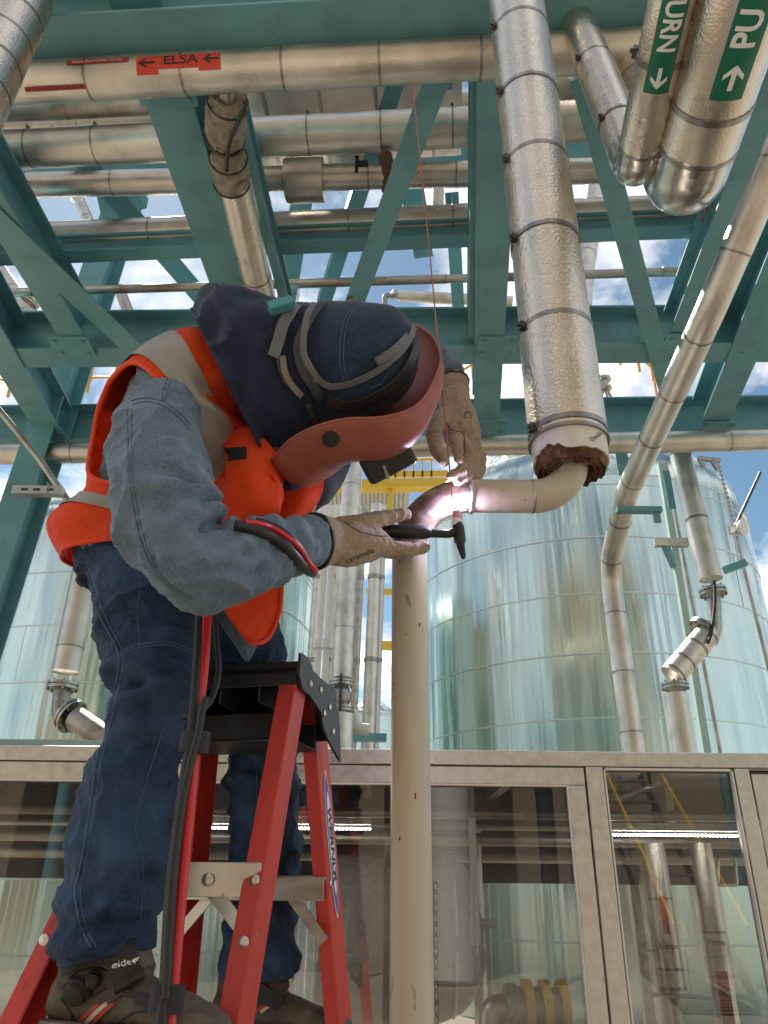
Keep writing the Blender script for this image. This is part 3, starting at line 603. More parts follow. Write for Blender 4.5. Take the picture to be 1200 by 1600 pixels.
g1 = U(1148, 888, 6.0); o = thing('wall_bracket', 'short teal arm sticking out at the right of the valve pipe', 'bracket', g1); obj('arm', MB().bar(g1-Xv*.09-Zv*.02, g1+Xv*.1+Zv*.05, .05, .06), 'green', o)

# left side: drop pipe with valve, conduit, channel
t = thing('drop_pipe', 'insulated drop pipe with flange and bare elbow at the left edge behind the welder', 'pipe', U(100, 1125, 5.0))
tp, bt = U(152, 800, 5.0), U(102, 1050, 5.0); pipe_run(t, [tp, tp.lerp(bt, .5), bt], .088, .62, 'jacket')
flange(t, U(98, 1072, 5.0), bt-tp, .10, .022)
obj('bare_elbow', MB().tube(fillet([U(97, 1080, 5.0), U(93, 1118, 5.0), U(118, 1132, 4.95)], .08, 8), .055, 20), 'cast_metal', t); flange(t, U(110, 1118, 4.93), U(140, 1140, 4.9)-U(105, 1114, 4.95), .11, .022)
obj('jacket_section', MB().tube([U(118, 1122, 4.9), U(190, 1172, 4.8)], .075, 24), 'jacket_old', t)
o = thing('conduit', 'thin conduit slanting past the left column with channel clamp', 'conduit', U(110, 795, 4.6))
obj('tube', MB().tube([U(-60, 570, 4.6), U(60, 715, 4.6), U(116, 797, 4.6)], .022, 12), 'jacket_old', o)
sx = U(60, 768, 4.55); obj('strut_channel', MB().box(sx, Xv*.165, Yv*.03, Zv*.03), 'cage', o)
for k in (-.08, .0, .09): obj('slot', MB().box(sx+Vector((k, -.031, 0)), Xv*.022, Yv*.002, Zv*.008), 'black_plastic', o)
for k in (.06,): obj('pipe_clamp', MB().tube([sx+Vector((k+.02*math.cos(a), -.03, .05*math.sin(a))) for a in [i*math.pi/8-math.pi/2 for i in range(9)]], .006, 6), 'flange_metal', o)
# ================================================================== tanks
def tank(label, cx, cy, rad_, z_shell, dome, course, panels, knuckle=.9, nseg=96, first=0.):
    t = thing('storage_tank', label, 'tank', (cx, cy, 0)); z = first; i = 0
    C = Vector((cx, cy, 0))
    def ring(r, z, n=nseg): return [C+Vector((r*math.cos(2*math.pi*k/n), r*math.sin(2*math.pi*k/n), z)) for k in range(n)]
    while z < z_shell-.01:
        z1 = min(z+course, z_shell); rr = rad_+(.004 if i % 2 else 0)
        obj('cladding_course', MB().rings([ring(rr, z), ring(rr, z1+.012)], True, False), 'tank', t)
        sm = MB(); s0 = rad_+.012; sm.rings([ring(rad_, z1-.012), ring(s0, z1-.010), ring(s0, z1+.010), ring(rad_, z1+.014)], True, False); obj('seam_band', sm, 'tank_seam', t)
        if i % 2 == 0 or panels > 17:
            for k in range(panels//3):
                a = 2*math.pi*(k*3+(i*.77) % 3)/panels; e = Vector((math.cos(a), math.sin(a), 0)); tg = Vector((-math.sin(a), math.cos(a), 0))
                if e.y < .4: obj('vertical_seam', MB().box(C+e*(rad_+.003)+Zv*((z+z1)/2), e*.003, tg*.004, Zv*((z1-z)/2-.014)), 'tank_seam', t)
        z = z1; i += 1
    if dome:
        rs = []
        for k in range(15):
            a = math.pi/2*k/14; rs.append((rad_*math.cos(a)**.75 if k < 14 else .02, z_shell+dome*math.sin(a)**1.0))
        obj('dome_roof', MB().rings([ring(max(r, .02), z) for r, z in rs], True, True), 'tank', t)
        for k in (3, 6, 9):
            r, z = rs[k]; sm = MB(); sm.rings([ring(r+.012, z-.012), ring(r+.016, z), ring(r+.006, z+.014)], True, False); obj('seam_band', sm, 'tank_seam', t)
    return t
tank('big domed silver tank behind the weld, clad in riveted sheet bands', 3.75, 14.0, 3.2, CZ+6.1, 1.75, .92, 16)
tank('large silver tank behind the welder on the left', -4.2, 13.0, 2.95, CZ+4.9, 1.0, .78, 18)
tank('slim white tank far away in the gap beside the bare pipe', U(580, 1080, 24).x, 25, .75, CZ+5.0, .5, 1.0, 8)
# row of slim process pipes in the gap
for i, (x0, x1, y0, y1, Y, r, m, lab) in enumerate(((553, 534, 700, 1060, 9.0, .125, 'jacket', 'stout jacketed riser in the gap right of the welder, above its valve'), (524, 498, 790, 1200, 9.6, .045, 'white_plastic', 'thin cream riser, third from the left tank'),
        (513, 486, 790, 1200, 9.8, .045, 'white_plastic', 'thin cream riser, nearest the left tank'), (536, 516, 790, 1200, 9.4, .05, 'white_plastic', 'cream riser with couplings, beside the stout jacketed riser'))):
    a, b = U(x0, y0, Y), U(x1, y1, Y); t = thing('riser_pipe', lab, 'pipe', b, 'risers in the gap between the tanks')
    if i == 0:
        pipe_run(t, [a, a.lerp(b, .5), b], r, 1.0, m); flange(t, b-Zv*.06, Zv, .15, .03)
        obj('valve_body', MB().lathe(b-Zv*.33, Zv, [(0, .07), (.05, .11), (.13, .13), (.2, .1), (.25, .07)], 20), 'cast_metal', t); flange(t, b-Zv*.36, Zv, .15, .03)
        c = b-Zv*.42; obj('jacket_section', MB().tube([c, Vector((c.x, c.y, 0))], .16, 28), 'jacket', t)
        obj('heat_trace_cable', MB().tube([b-Vector((0, .15, -.02)), b-Vector((0, .16, .2)), b-Vector((0, .15, .42))], .014, 8), 'black_rubber', t)
    else:
        obj('tube', MB().tube([a, b, Vector((b.x, b.y, 0))], r, 14), m, t)
        for f in (.2, .55, .85):
            c = a.lerp(b, f); obj('coupling', MB().lathe(c, b-a, [(0, r), (0, r*1.5), (.12, r*1.5), (.12, r)], 14, caps=False), m, t)
for (x0, x1, Y, r, m, lab) in ((590, 574, 11.0, .10, 'jacket', 'jacketed riser at the right of the gap, half hidden by the bare pipe'), (568, 549, 10.4, .05, 'jacket_old', 'slim grey riser just right of the stout jacketed one'), (505, 476, 10.2, .07, 'jacket', 'silver riser tucked against the left tank'), (600, 586, 12.0, .05, 'white_plastic', 'slim cream riser against the sky at the right of the gap'), (530, 507, 10.6, .06, 'jacket', 'silver riser between the cream ones')):
    a, b = U(x0, 790, Y), U(x1, 1200, Y); t = thing('riser_pipe', lab, 'pipe', b, 'risers in the gap between the tanks'); obj('tube', MB().tube([a, b, Vector((b.x, b.y, 0))], r, 16), m, t)
    for f in (.3, .62, .9):
        c = a.lerp(b, f); obj('strap', MB().lathe(c, b-a, [(0, r), (0, r*1.12), (.06, r*1.12), (.06, r)], 16, caps=False), 'strap', t)
b = U(570, 1140, 9.2); t = thing('elbow_pipe', 'cream insulated elbow pipe low in the gap with teal strut', 'pipe', b)
obj('tube', MB().tube(fillet([U(552, 1110, 9.2), U(556, 1138, 9.2), U(576, 1140, 9.2)], .1, 8), .07, 16), 'white_plastic', t)
obj('strut', MB().bar(U(548, 1152, 9.4), U(604, 1153, 9.4), .1, .09), 'green', t)
# yellow walkway far behind
t = thing('yellow_walkway', 'yellow steel walkway with corrugated deck beyond the gap', 'walkway', U(560, 790, 16))
obj('beam', MB().bar(U(470, 762, 16), U(720, 757, 16), .3, .22), 'yellow', t); obj('beam', MB().bar(U(470, 806, 17.6), U(640, 806, 17.6), .2, .14), 'yellow', t)
dk_ = MB(); p0 = U(470, 772, 16.2); p1 = U(640, 770, 16.2)
for k in range(26):
    a = p0.lerp(p1, k/26)+Zv*.02; dk_.bar(a, a+Vector((0, 1.5, 0)), .05, .05)
dk_.box((p0+p1)/2+Vector((0, .75, .06)), (p1-p0)/2, Yv*.75, Zv*.012); obj('corrugated_deck', dk_, 'deck', t)
obj('post', MB().bar(U(610, 765, 16), U(608, 812, 16), .12, .12, ref=Yv), 'yellow', t)
for k in range(7):
    x = 590+k*14; obj('railing_post', MB().bar(U(x, 752, 16), U(x, 716, 16), .04, .04, ref=Yv), 'yellow', t)
obj('handrail', MB().bar(U(580, 720, 16), U(700, 717, 16), .05, .05), 'yellow', t); obj('toe_board', MB().bar(U(580, 742, 16), U(700, 740, 16), .04, .16), 'yellow', t)
for (y, lab) in ((928, 'short yellow beam at the left of the open sky gap, upper'), (1012, 'yellow box beam low in the gap beside the slim tank')):
    o = obj('yellow_beam', MB().bar(U(572, y-4, 20), U(640, y-2, 20), .15, .13 if y < 1000 else .22), 'yellow'); tag(o, lab, 'beam')
# orange cage rails on the far tank tops
def hoops(label, cx, cy, Y, r, n, span, base):
    t = thing('tank_railing', label, 'railing', U(cx, cy, Y)); c = U(cx, cy, Y); m = 22
    for zz in (.0, .45, .9):
        obj('rail', MB().tube([c+Vector((r*math.cos(span[0]+(span[1]-span[0])*k/m), r*.8*math.sin(span[0]+(span[1]-span[0])*k/m), zz)) for k in range(m+1)], .03, 6), 'orange_rail', t)
    for k in range(n):
        a = span[0]+(span[1]-span[0])*k/(n-1); p = c+Vector((r*math.cos(a), r*.8*math.sin(a), 0)); obj('post', MB().tube([p-Zv*.4, p+Zv*1.0], .035, 6), 'orange_rail', t)
hoops('orange guard rail on the tank roof behind the hanging pipe', 860, 622, 15.5, 2.6, 15, (math.pi, 2*math.pi), 0)
hoops('orange guard rail far left above the beam', -30, 632, 15.5, 1.6, 9, (math.pi, 2*math.pi), 0)
hoops('orange guard rail glimpsed between column and orange vest', 175, 618, 15.0, .9, 6, (math.pi, 2*math.pi), 0)
t = thing('vent_mast', 'small metal vent mast on tripod above the lowest cross beam', 'mast', U(948, 625, 15)); b = U(950, 640, 15); 
obj('vent_head', MB().lathe(b+Zv*.55, Zv, [(0, .05), (.02, .16), (.08, .16), (.1, .1), (.25, .1), (.27, .17), (.34, .17), (.36, .05)], 16), 'flange_metal', t)
for dx in (-.2, .05, .22): obj('leg', MB().tube([b+Vector((dx, 0, 0)), b+Vector((dx*.2, 0, .6))], .035, 8), 'flange_metal', t)
t = thing('distant_pipe', 'pale jacketed pipe with tap in the sky gap above the hood', 'pipe', U(660, 468, 9)); p, q = U(622, 462, 9), U(800, 472, 9)
pipe_run(t, [p, q], .085, .9, 'jacket', n=20); obj('valve_body', MB().lathe(p-Xv*.13, Xv, [(0, .03), (.02, .05), (.05, .09), (.07, .04), (.13, .05)], 14), 'cast_metal', t); obj('elbow', MB().tube(fillet([p-Xv*.12, p-Xv*.2, p-Vector((.2, 0, .2))], .06, 6), .04, 12), 'cast_metal', t)
obj('handle', MB().bar(p+Vector((-.12, -.0, .1)), p+Vector((-.02, 0, .1)), .02, .015), 'cast_metal', t)
t = thing('distant_pipe', 'jacketed pipe far up the sky gap at the left edge', 'pipe', U(40, 480, 8)); pipe_run(t, [U(-20, 400, 8), U(60, 520, 8)], .13, .5, 'jacket', n=20); 
flange(t, U(45, 472, 8), U(62, 450, 8)-U(20, 500, 8), .14, .03); obj('branch', MB().tube([U(20, 498, 8), U(45, 475, 8), U(66, 430, 8)], .1, 16), 'jacket_old', t)
t = thing('distant_pipe', 'small pipe end with clamp in the upper left sky gap', 'pipe', U(125, 320, 9)); pipe_run(t, [U(118, 300, 9), U(150, 372, 9)], .09, .4, 'jacket', n=16); flange(t, U(120, 308, 9), Vector((.2, 0, -1)), .11, .03)
t = thing('distant_pipe', 'grey drop pipe end beside the dark beam near the blown-out cloud', 'pipe', U(205, 490, 8)); pipe_run(t, [U(186, 450, 8), U(208, 508, 8)], .075, .5, 'jacket_old', n=16)
t = thing('distant_pipe', 'upright jacketed pipe seen through the rack right of the drain pipe', 'pipe', U(450, 450, 8)); pipe_run(t, [U(462, 380, 8), U(450, 500, 8)], .12, .6, 'jacket', n=16)
t = thing('distant_pipe', 'jacketed riser beyond the hanging pipe in the blue gap', 'pipe', U(915, 380, 8)); pipe_run(t, [U(935, 260, 8), U(912, 430, 8), U(905, 520, 8)], .14, .5, 'jacket', n=18)
t = thing('distant_pipe', 'short vertical pipe stub above the drum-shaped flange cover row', 'pipe', U(684, 300, 6.5)); pipe_run(t, [U(685, 230, 6.5), U(684, 330, 6.5)], .07, .3, 'jacket_old', n=18)
# rack clutter: small valve with lever and rag between the two centre braces
t = thing('rusty_valve', 'rusty little valve with hanging rag between the two centre braces', 'valve', UZ(605, 265, 3.5)); c0 = UZ(605, 262, 3.5)
obj('valve_body', MB().lathe(c0-Zv*.02, (UZ(602, 240, 3.5)-UZ(608, 285, 3.5)), [(-.12, .01), (-.11, .035), (-.07, .035), (-.05, .022), (.0, .03), (.05, .026), (.06, .038), (.09, .038), (.10, .01)], 16), 'rust', t)
obj('drain_hook', MB().tube(spline([UZ(603, 278, 3.45), UZ(606, 292, 3.4), UZ(600, 300, 3.4), UZ(597, 292, 3.4)], 5), .008, 8), 'rust', t)
obj('lever', MB().bar(UZ(558, 245, 3.6), UZ(557, 268, 3.6), .02, .02, ref=Yv).bar(UZ(558, 256, 3.6), UZ(575, 256, 3.6), .025, .025, ref=Yv), 'black_rubber', t)
# cable-hung lamp right
t = thing('flood_lamp', 'small round lamp on a chained bracket against the right edge sky', 'lamp', U(1150, 828, 9)); c0 = U(1150, 828, 9)
obj('lamp_head', MB().lathe(c0+Vector((.03, -.05, 0)), Vector((.6, -.8, -.2)), [(0, .02), (0, .09), (.03, .11), (.05, .11), (.05, .02)], 18), 'white_plastic', t); obj('bracket', MB().bar(c0-Xv*.09, c0+Xv*.02, .05, .12), 'flange_metal', t)
obj('stay', MB().tube([c0+Vector((.0, 0, .05)), U(1188, 738, 9)], .02, 8), 'gear_dark', t); obj('stay', MB().tube([U(1150, 838, 9), U(1205, 1060, 9)], .022, 8), 'jacket_old', t)
ch = MB(); 
for k in range(26):
    a = U(1122, 724, 9).lerp(U(1146, 815, 9), k/26); b = U(1122, 724, 9).lerp(U(1146, 815, 9), (k+.75)/26); ch.bar(a, b, .05 if k % 2 else .015, .02, ref=Yv)
obj('cable_chain', ch, 'cast_metal', t)
t = thing('roof_frame', 'small grey frame on the tank shoulder at the upper right', 'frame', U(1105, 722, 10)); obj('bar', MB().bar(U(1090, 716, 10), U(1125, 720, 10), .06, .06).bar(U(1092, 716, 10), U(1100, 730, 10), .05, .05).bar(U(1112, 719, 10), U(1122, 735, 10), .05, .05), 'cast_metal', t)

# ================================================================== glass enclosure
YE = 3.0
def X_at(px, py=1215, Y=None): return U(px, py, Y or YE).x
def Z_at(py, Y=None): return U(700, py, Y or YE).z
z0, z1, z2 = Z_at(1174), Z_at(1197), Z_at(1222)
en = thing('glass_enclosure', 'stainless framed glass pump enclosure with brushed rails across the foreground', 'enclosure', (0, YE, 0))
XL, XR = -2.6, 2.4; D = 2.2
obj('top_rail', MB().box(((XL+XR)/2, YE, (z0+z1)/2), Xv*((XR-XL)/2), Yv*.035, Zv*((z0-z1)/2)), 'stainless', en, .003)
def rect(x0, x1, za, zb, y, th=.02, name='rail', m='stainless', dy=0): return obj(name, MB().box(((x0+x1)/2, y, (za+zb)/2), Xv*abs(x1-x0)/2, Yv*th, Zv*abs(zb-za)/2), m, en, .0025)
fr = [(-1.82, X_at(882)), (X_at(941), X_at(1143)), (X_at(1172), X_at(1172)+.75)]
posts = [(X_at(913), X_at(939)), (X_at(1143.5), X_at(1166)), (XL, -1.9), (XR-.07, XR), (-1.9, -1.83)]
for a, b in posts: rect(a, b, 0.0, z1-.002, YE, .033, 'post')
# doors: frame members as separate bars, white seal, pane
def door(xa, xb, w, zt, zb=.12, split=None):
    rect(xa, xb, zt-w, zt, YE-.004, .024, 'door_rail'); rect(xa, xb, zb, zb+w, YE-.004, .024, 'door_rail')
    xs = [(xa, xa+w), (xb-w, xb)]+([(split-w/2, split+w/2)] if split else [])
    for a, b in xs: rect(a, b, zb+w+.001, zt-w-.001, YE-.004, .024, 'door_stile')
    cuts = [xa+w] + ([split-w/2, split+w/2] if split else []) + [xb-w]
    for i in range(0, len(cuts), 2):
        a, b = cuts[i], cuts[i+1]; s = .006
        for q in ((a, a+s, zb+w, zt-w), (b-s, b, zb+w, zt-w), (a+s, b-s, zt-w-s, zt-w), (a+s, b-s, zb+w, zb+w+s)): rect(*q[:2], q[2], q[3], YE-.018, .012, 'glazing_seal', 'stainless_seal')
        rect(a+.001, b-.001, zb+w+.001, zt-w-.001, YE, .003, 'glass_pane', 'pane')
door(-1.82, X_at(912)-.004, .062, z1-.004, split=X_at(641, 1300))
a, b = X_at(940)+.002, X_at(1142); s = .007
for q in ((a, a+s, .1, z1-.01), (b-s, b, .1, z1-.01), (a+s, b-s, z1-.012, z1-.003)): rect(*q, YE-.018, .012, 'glazing_seal', 'stainless_seal')
rect(a+.001, b-.001, .1, z1-.004, YE, .003, 'glass_pane', 'pane')
rect(X_at(1170), X_at(1170)+.8, .1, z1-.02, YE-.004, .02, 'door_panel')
rect(-2.53, -1.9, .1, z1-.01, YE, .003, 'glass_pane', 'pane')
# roof, back frame, flashing on the left
zr = z1+.005
rect(XL, XR, zr-.01, zr+.03, YE+D/2+.02, D/2-.02, 'roof_sheet', 'roof_under')
rect(XL, X_at(140), z0-.03, Z_at(1142), YE+.3, .02, 'flashing', 'pale_green')
zh = U(700, 1379, YE+D).z
rect(XL, XR, zh, zr-.012, YE+D, .03, 'back_header', 'roof_under'); rect(XL, XR, 0, .4, YE+D, .03, 'back_sill', 'stainless')
for x in (-1.75, -.55, .62, 1.55): rect(x-.035, x+.035, .4, zh, YE+D, .03, 'back_post', 'stainless')
for y in (YE+.75, YE+1.5): rect(XL, XR, zr-.10, zr-.011, y, .03, 'purlin', 'roof_under')
for x in (XL+.02, XR-.02): obj('side_rail', MB().box((x, YE+D/2, (z0+z1)/2), Xv*.03, Yv*(D/2-.04), Zv*.03), 'stainless', en)
for (y, z, r_) in ((.35, .14, .02), (.95, .2, .03), (1.3, .12, .016), (1.75, .24, .035)): obj('roof_conduit', MB().tube([(XL+.1, YE+y, zr-z), (0, YE+y, zr-z), (XR-.1, YE+y, zr-z)], r_, 12), 'jacket_old', en)
for k in range(9): obj('roof_rib', MB().box((XL+.3+k*.56, YE+D/2, zr-.03), Xv*.02, Yv*(D/2-.06), Zv*.018), 'cast_metal', en)
for (x, y, r_, lab) in ((-1.45, 1.2, .06, 'silver standpipe inside the enclosure at far left'), (-1.1, 1.6, .04, 'thin silver standpipe inside the enclosure left of the ladder'), (-.28, 1.7, .05, 'silver standpipe inside the enclosure between ladder and bare pipe'), (.52, 1.6, .035, 'thin silver standpipe inside the enclosure right of the blanketed vessel')):
    t = thing('standpipe', lab, 'pipe', (x, YE+y, 0)); pipe_run(t, [Vector((x, YE+y, 0)), Vector((x, YE+y, .9)), Vector((x, YE+y, zr-.02))], r_, .5, 'jacket', n=20)
# LED strips
for (xa, xb, y, lab) in ((250, 580, 1293, 'lit LED strip light under the enclosure roof behind the ladder'), (945, 1160, 1304, 'lit LED strip light under the enclosure roof in the right bay')):
    Yl = YE+.55; p, q = U(xa, y, Yl), U(xb, y+2, Yl); t = thing('strip_light', lab, 'light', p, 'strip lights in the enclosure')
    obj('housing', MB().bar(p+Zv*.03, q+Zv*.03, .07, .03), 'stainless', t); obj('bracket', MB().bar(p.lerp(q, .5)+Zv*.04, p.lerp(q, .5)+Zv*.25, .03, .03, ref=Yv), 'stainless', t); d = (q-p); n = int(d.length/.016); mbl = MB()
    for k in range(n): mbl.ball(p+d*((k+.5)/n), .0065, 4)
    o = obj('led_row', mbl, 'led', t); o['kind'] = 'stuff'
# things inside the enclosure
YI = YE+.9
t = thing('blanketed_vessel', 'grey vessel end in a tied insulation blanket behind the glass', 'vessel', U(660, 1560, YI+.6)); c0 = U(655, 1455, YI+.6); mbv = MB(); rs = []
for k in range(17):
    a = math.pi/2*k/16; rr = .40*math.sin(a)**.7 if k else .001
    rs.append([c0+Vector((.32*math.cos(a)-.0, -.0+rr*math.cos(2*math.pi*j/40), rr*math.sin(2*math.pi*j/40))) for j in range(40)])
rs.append([v-Xv*.5 for v in rs[-1]]); mbv.rings(rs, True, False)
for j, v in enumerate(mbv.v):
    vv = Vector(v); mbv.v[j] = tuple(vv+noise.noise_vector(Vector((vv.x*4, vv.y*9, vv.z*9)))*.035)
obj('blanket', mbv, 'blanket', t); obj('blanket_seam', MB().tube([c0+Vector((.02, .41*math.cos(a), .41*math.sin(a))) for a in [i*2*math.pi/40 for i in range(41)]], .012, 8), 'blanket', t)
obj('blanket_tie', MB().tube([c0+Vector((.16, .37*math.cos(a), .37*math.sin(a))) for a in [i*2*math.pi/40 for i in range(41)]], .008, 8), 'white_plastic', t)
p, q = U(742, 1376, YI), U(743, 1478, YI); t = thing('vent_tube', 'pale plastic tube hanging behind the glass beside the blanketed vessel', 'tube', q)
obj('tube', MB().tube([p+Zv*.4, q], .017, 16), 'white_plastic', t); obj('collar', MB().lathe(p.lerp(q, .45), Zv, [(0, .017), (0, .026), (.02, .026), (.02, .017)], 16), 'white_plastic', t)
obj('sleeve', MB().tube([p.lerp(q, .55), q+Zv*.005], .023, 16), 'white_plastic', t); obj('tip', MB().tube([q, q-Zv*.03], .01, 10), 'flange_metal', t); obj('side_lug', MB().tube([q+Vector((.02, 0, .09)), q+Vector((.09, 0, .085))], .018, 10), 'white_plastic', t)
t = thing('banded_pump', 'pump coupling with three yellow guard rings low behind the glass', 'pump', U(840, 1620, YI)); c0 = U(800, 1575, YI)
for k in range(3): obj('guard_ring', MB().lathe(c0+Xv*(.05+.075*k), Xv, [(0, .075), (0, .108), (.035, .108), (.035, .075)], 32, caps=False), 'yellow', t)
obj('shaft_housing', MB().lathe(c0-Xv*.03, Xv, [(0, .02), (0, .09), (.05, .09), (.05, .08), (.27, .08), (.27, .02)], 28), 'cast_metal', t); obj('pipe_elbow', MB().tube(fillet([c0-Xv*.02, c0-Xv*.09, c0-Vector((.09, 0, .3))], .07, 8), .05, 18), 'flange_metal', t)
bz = c0.z-.10; obj('base_flange', MB().box((c0.x+.0, c0.y, bz), Xv*.14, Yv*.14, Zv*.015), 'yellow', t)
for dx in (-.12, .02, .12): obj('bolt', MB().lathe((c0.x+dx, c0.y-.12, bz+.01), Zv, [(0, .012), (.03, .012), (.03, .003)], 6), 'flange_metal', t)
obj('pedestal', MB().box((c0.x+.05, c0.y, bz/2-.01), Xv*.2, Yv*.16, Zv*(bz/2-.012)), 'concrete', t)
def inner_pipe(label, a, b, w, lbl, txt, low, Yp):
    p, q = U(*a, Yp), U(*b, Yp); t = thing('insulated_pipe', label, 'pipe', q, 'jacketed pipes in the right bay'); r = rad(p.lerp(q, .5), w)
    pipe_run(t, [p+(p-q).normalized()*.02, p.lerp(q, .45), q], r, (q-p).length*.48, 'jacket', first=(q-p).length*.42, n=28)
    d = (q-p).normalized(); c = Cyl(p.lerp(q, lbl[0]), d, CAM-p+Xv*.5, r+.002)
    c.patch('sticker', -lbl[1], lbl[1], -lbl[2], lbl[2], 'label_dkred', t)
    if txt: c.text(txt, lbl[2]*1.3, -lbl[1]*.1, 0, 'label_black', t, rot=0, bold=.0008)
    cz = Cyl(p.lerp(q, low[1]), d, CAM-p+Xv*.5, r+.002); cz.text(low[0], .032, 0, 0, 'label_black', t, rot=math.pi/2)
    return t, q, r, d
t, q, r, d = inner_pipe('short insulated pipe ending above a thin stem in the right bay', (1020, 1325), (1052, 1541), 44, (.50, .075, .012), None, ('Lamps', .72), YI)
obj('end_plate', MB().lathe(q, d, [(0, .02), (0, r*1.04), (.012, r*1.04), (.012, .02)], 28), 'strap', t); obj('stem', MB().tube([q, q-Zv*.5], .022, 12), 'flange_metal', t); obj('drip_tray', MB().bar(q+Vector((-.12, 0, -.03)), q+Vector((.14, .0, -.04)), .12, .008), 'stainless', t)
inner_pipe('insulated pipe with red numbered sticker running down the right bay', (1095, 1325), (1150, 1680), 42, (.74, .15, .024), 'BA 1/131 >', ('Pump', .44), YI)
t = thing('handle_frame', 'bent brown tube frame behind the glass at upper right', 'frame', U(1130, 1375, YI+.5)); Yh = YI+.5
obj('loop', MB().tube(fillet([U(1122, 1380, Yh), U(1122, 1340, Yh), U(1148, 1340, Yh), U(1152, 1383, Yh), U(1122, 1383, Yh)], .02, 5), .009, 8), 'stainless', t)
t = thing('slotted_strut', 'slotted steel strut upright behind the door glass', 'strut', U(681, 1600, YI)); p, q = U(680, 1377, YI-.3), U(682, 1640, YI-.3); obj('channel', MB().bar(p, q, .018, .02, ref=Yv), 'black_plastic', t)
for k in range(15): obj('slot', MB().bar(p.lerp(q, (k+.3)/15)-Yv*.0115, p.lerp(q, (k+.75)/15)-Yv*.0115, .007, .002, ref=Yv), 'stainless_seal', t)
# equipment bench seen through the left glass behind the rack of posts
t = thing('equipment_skid', 'teal equipment skid with red indicator seen through glass beside the bare pipe', 'skid', U(575, 1500, 6.5))
for (x0_, x1_, y0_, y1_) in ((545, 610, 1395, 1420), (545, 610, 1450, 1465), (548, 556, 1420, 1600), (575, 582, 1465, 1600), (600, 607, 1420, 1600)):
    a, b = U(x0_, y0_, 6.5), U(x1_, y1_, 6.5); obj('frame_bar', MB().box((a+b)/2, Xv*abs(b.x-a.x)/2, Yv*.05, Zv*abs(a.z-b.z)/2), 'green', t)
a = U(580, 1432, 6.45); obj('control_box', MB().box(a, Xv*.09, Yv*.04, Zv*.06), 'gear_dark', t, .004); emis('indicator', (1, .02, .02), 6); obj('indicator', MB().ball(a-Yv*.045, .012, 6), 'indicator', t)

# ------------------------------------------------------------------ unseen behind the camera, reflected in the metal; standpipes added for streaks
t = thing('process_building', 'tall tan process building across the yard behind the viewpoint', 'building', (0, -12, 0))
obj('wall', MB().box((-1, -13, 8), Xv*15, Yv*.3, Zv*8), 'concrete', t)
for k in range(8):
    for r_ in range(2, 4): obj('window', MB().box((-13+k*3.5, -12.68, 3.2+r_*3.4), Xv*.75, Yv*.03, Zv*.75), 'glass_dark', t)
for k in range(5): obj('pilaster', MB().box((-14.5+k*6.75, -12.5, 8), Xv*.3, Yv*.2, Zv*8), 'concrete', t)
for r_ in range(4): obj('ledge', MB().box((-1, -12.55, 4.75+r_*3.4), Xv*15, Yv*.12, Zv*.12), 'stainless', t)
for k, (x, wd, hh, m_) in enumerate(((-12.5, .5, 13, 'gear_dark'), (-8.6, .9, 12, 'white_plastic'), (-6.4, .3, 15, 'green'), (-3.1, .7, 11, 'gear_dark'), (-.9, .25, 14, 'orange_rail'), (1.4, .8, 12.5, 'white_plastic'), (3.3, .35, 15, 'gear_dark'), (7.4, .9, 12, 'green'), (9.8, .4, 14, 'white_plastic'), (12.2, .7, 13, 'gear_dark'))):  # added dark and bright columns, never in view, to streak tank and pipe reflections
    o = thing('reflection_pipe', 'added unseen standpipe for reflected streaks, %s in front of the building behind the viewpoint' % ('far left', 'second from left', 'third from left', 'fourth from left', 'slim orange', 'sixth from left', 'seventh from left', 'eighth from left', 'ninth from left', 'far right')[k], 'pipe', (x, -10.5, 0), 'standpipes added for reflections')
    obj('shaft', MB().tube([(x, -10.5, 0), (x, -10.5, hh)], wd/2, 20), m_, o); obj('base_flange', MB().lathe((x, -10.5, .02), Zv, [(0, wd*.2), (0, wd*.75), (.05, wd*.75), (.05, wd*.4)], 20), 'cast_metal', o)
st = thing('steel_stair', 'yellow railed steel stair tower across the yard behind the viewpoint', 'stair', (5.2, -7, 0))
for k in range(16): obj('tread', MB().box((4.75, -6.6-k*.24, .22+k*.22), Xv*.5, Yv*.13, Zv*.02), 'cast_metal', st)
for x in (4.23, 5.27): obj('stringer', MB().bar((x, -6.5, .1), (x, -10.4, 3.7), .04, .22), 'cast_metal', st)
for x in (4.23, 5.27): obj('handrail', MB().bar((x, -6.5, 1.1), (x, -10.4, 4.7), .04, .04), 'yellow', st)
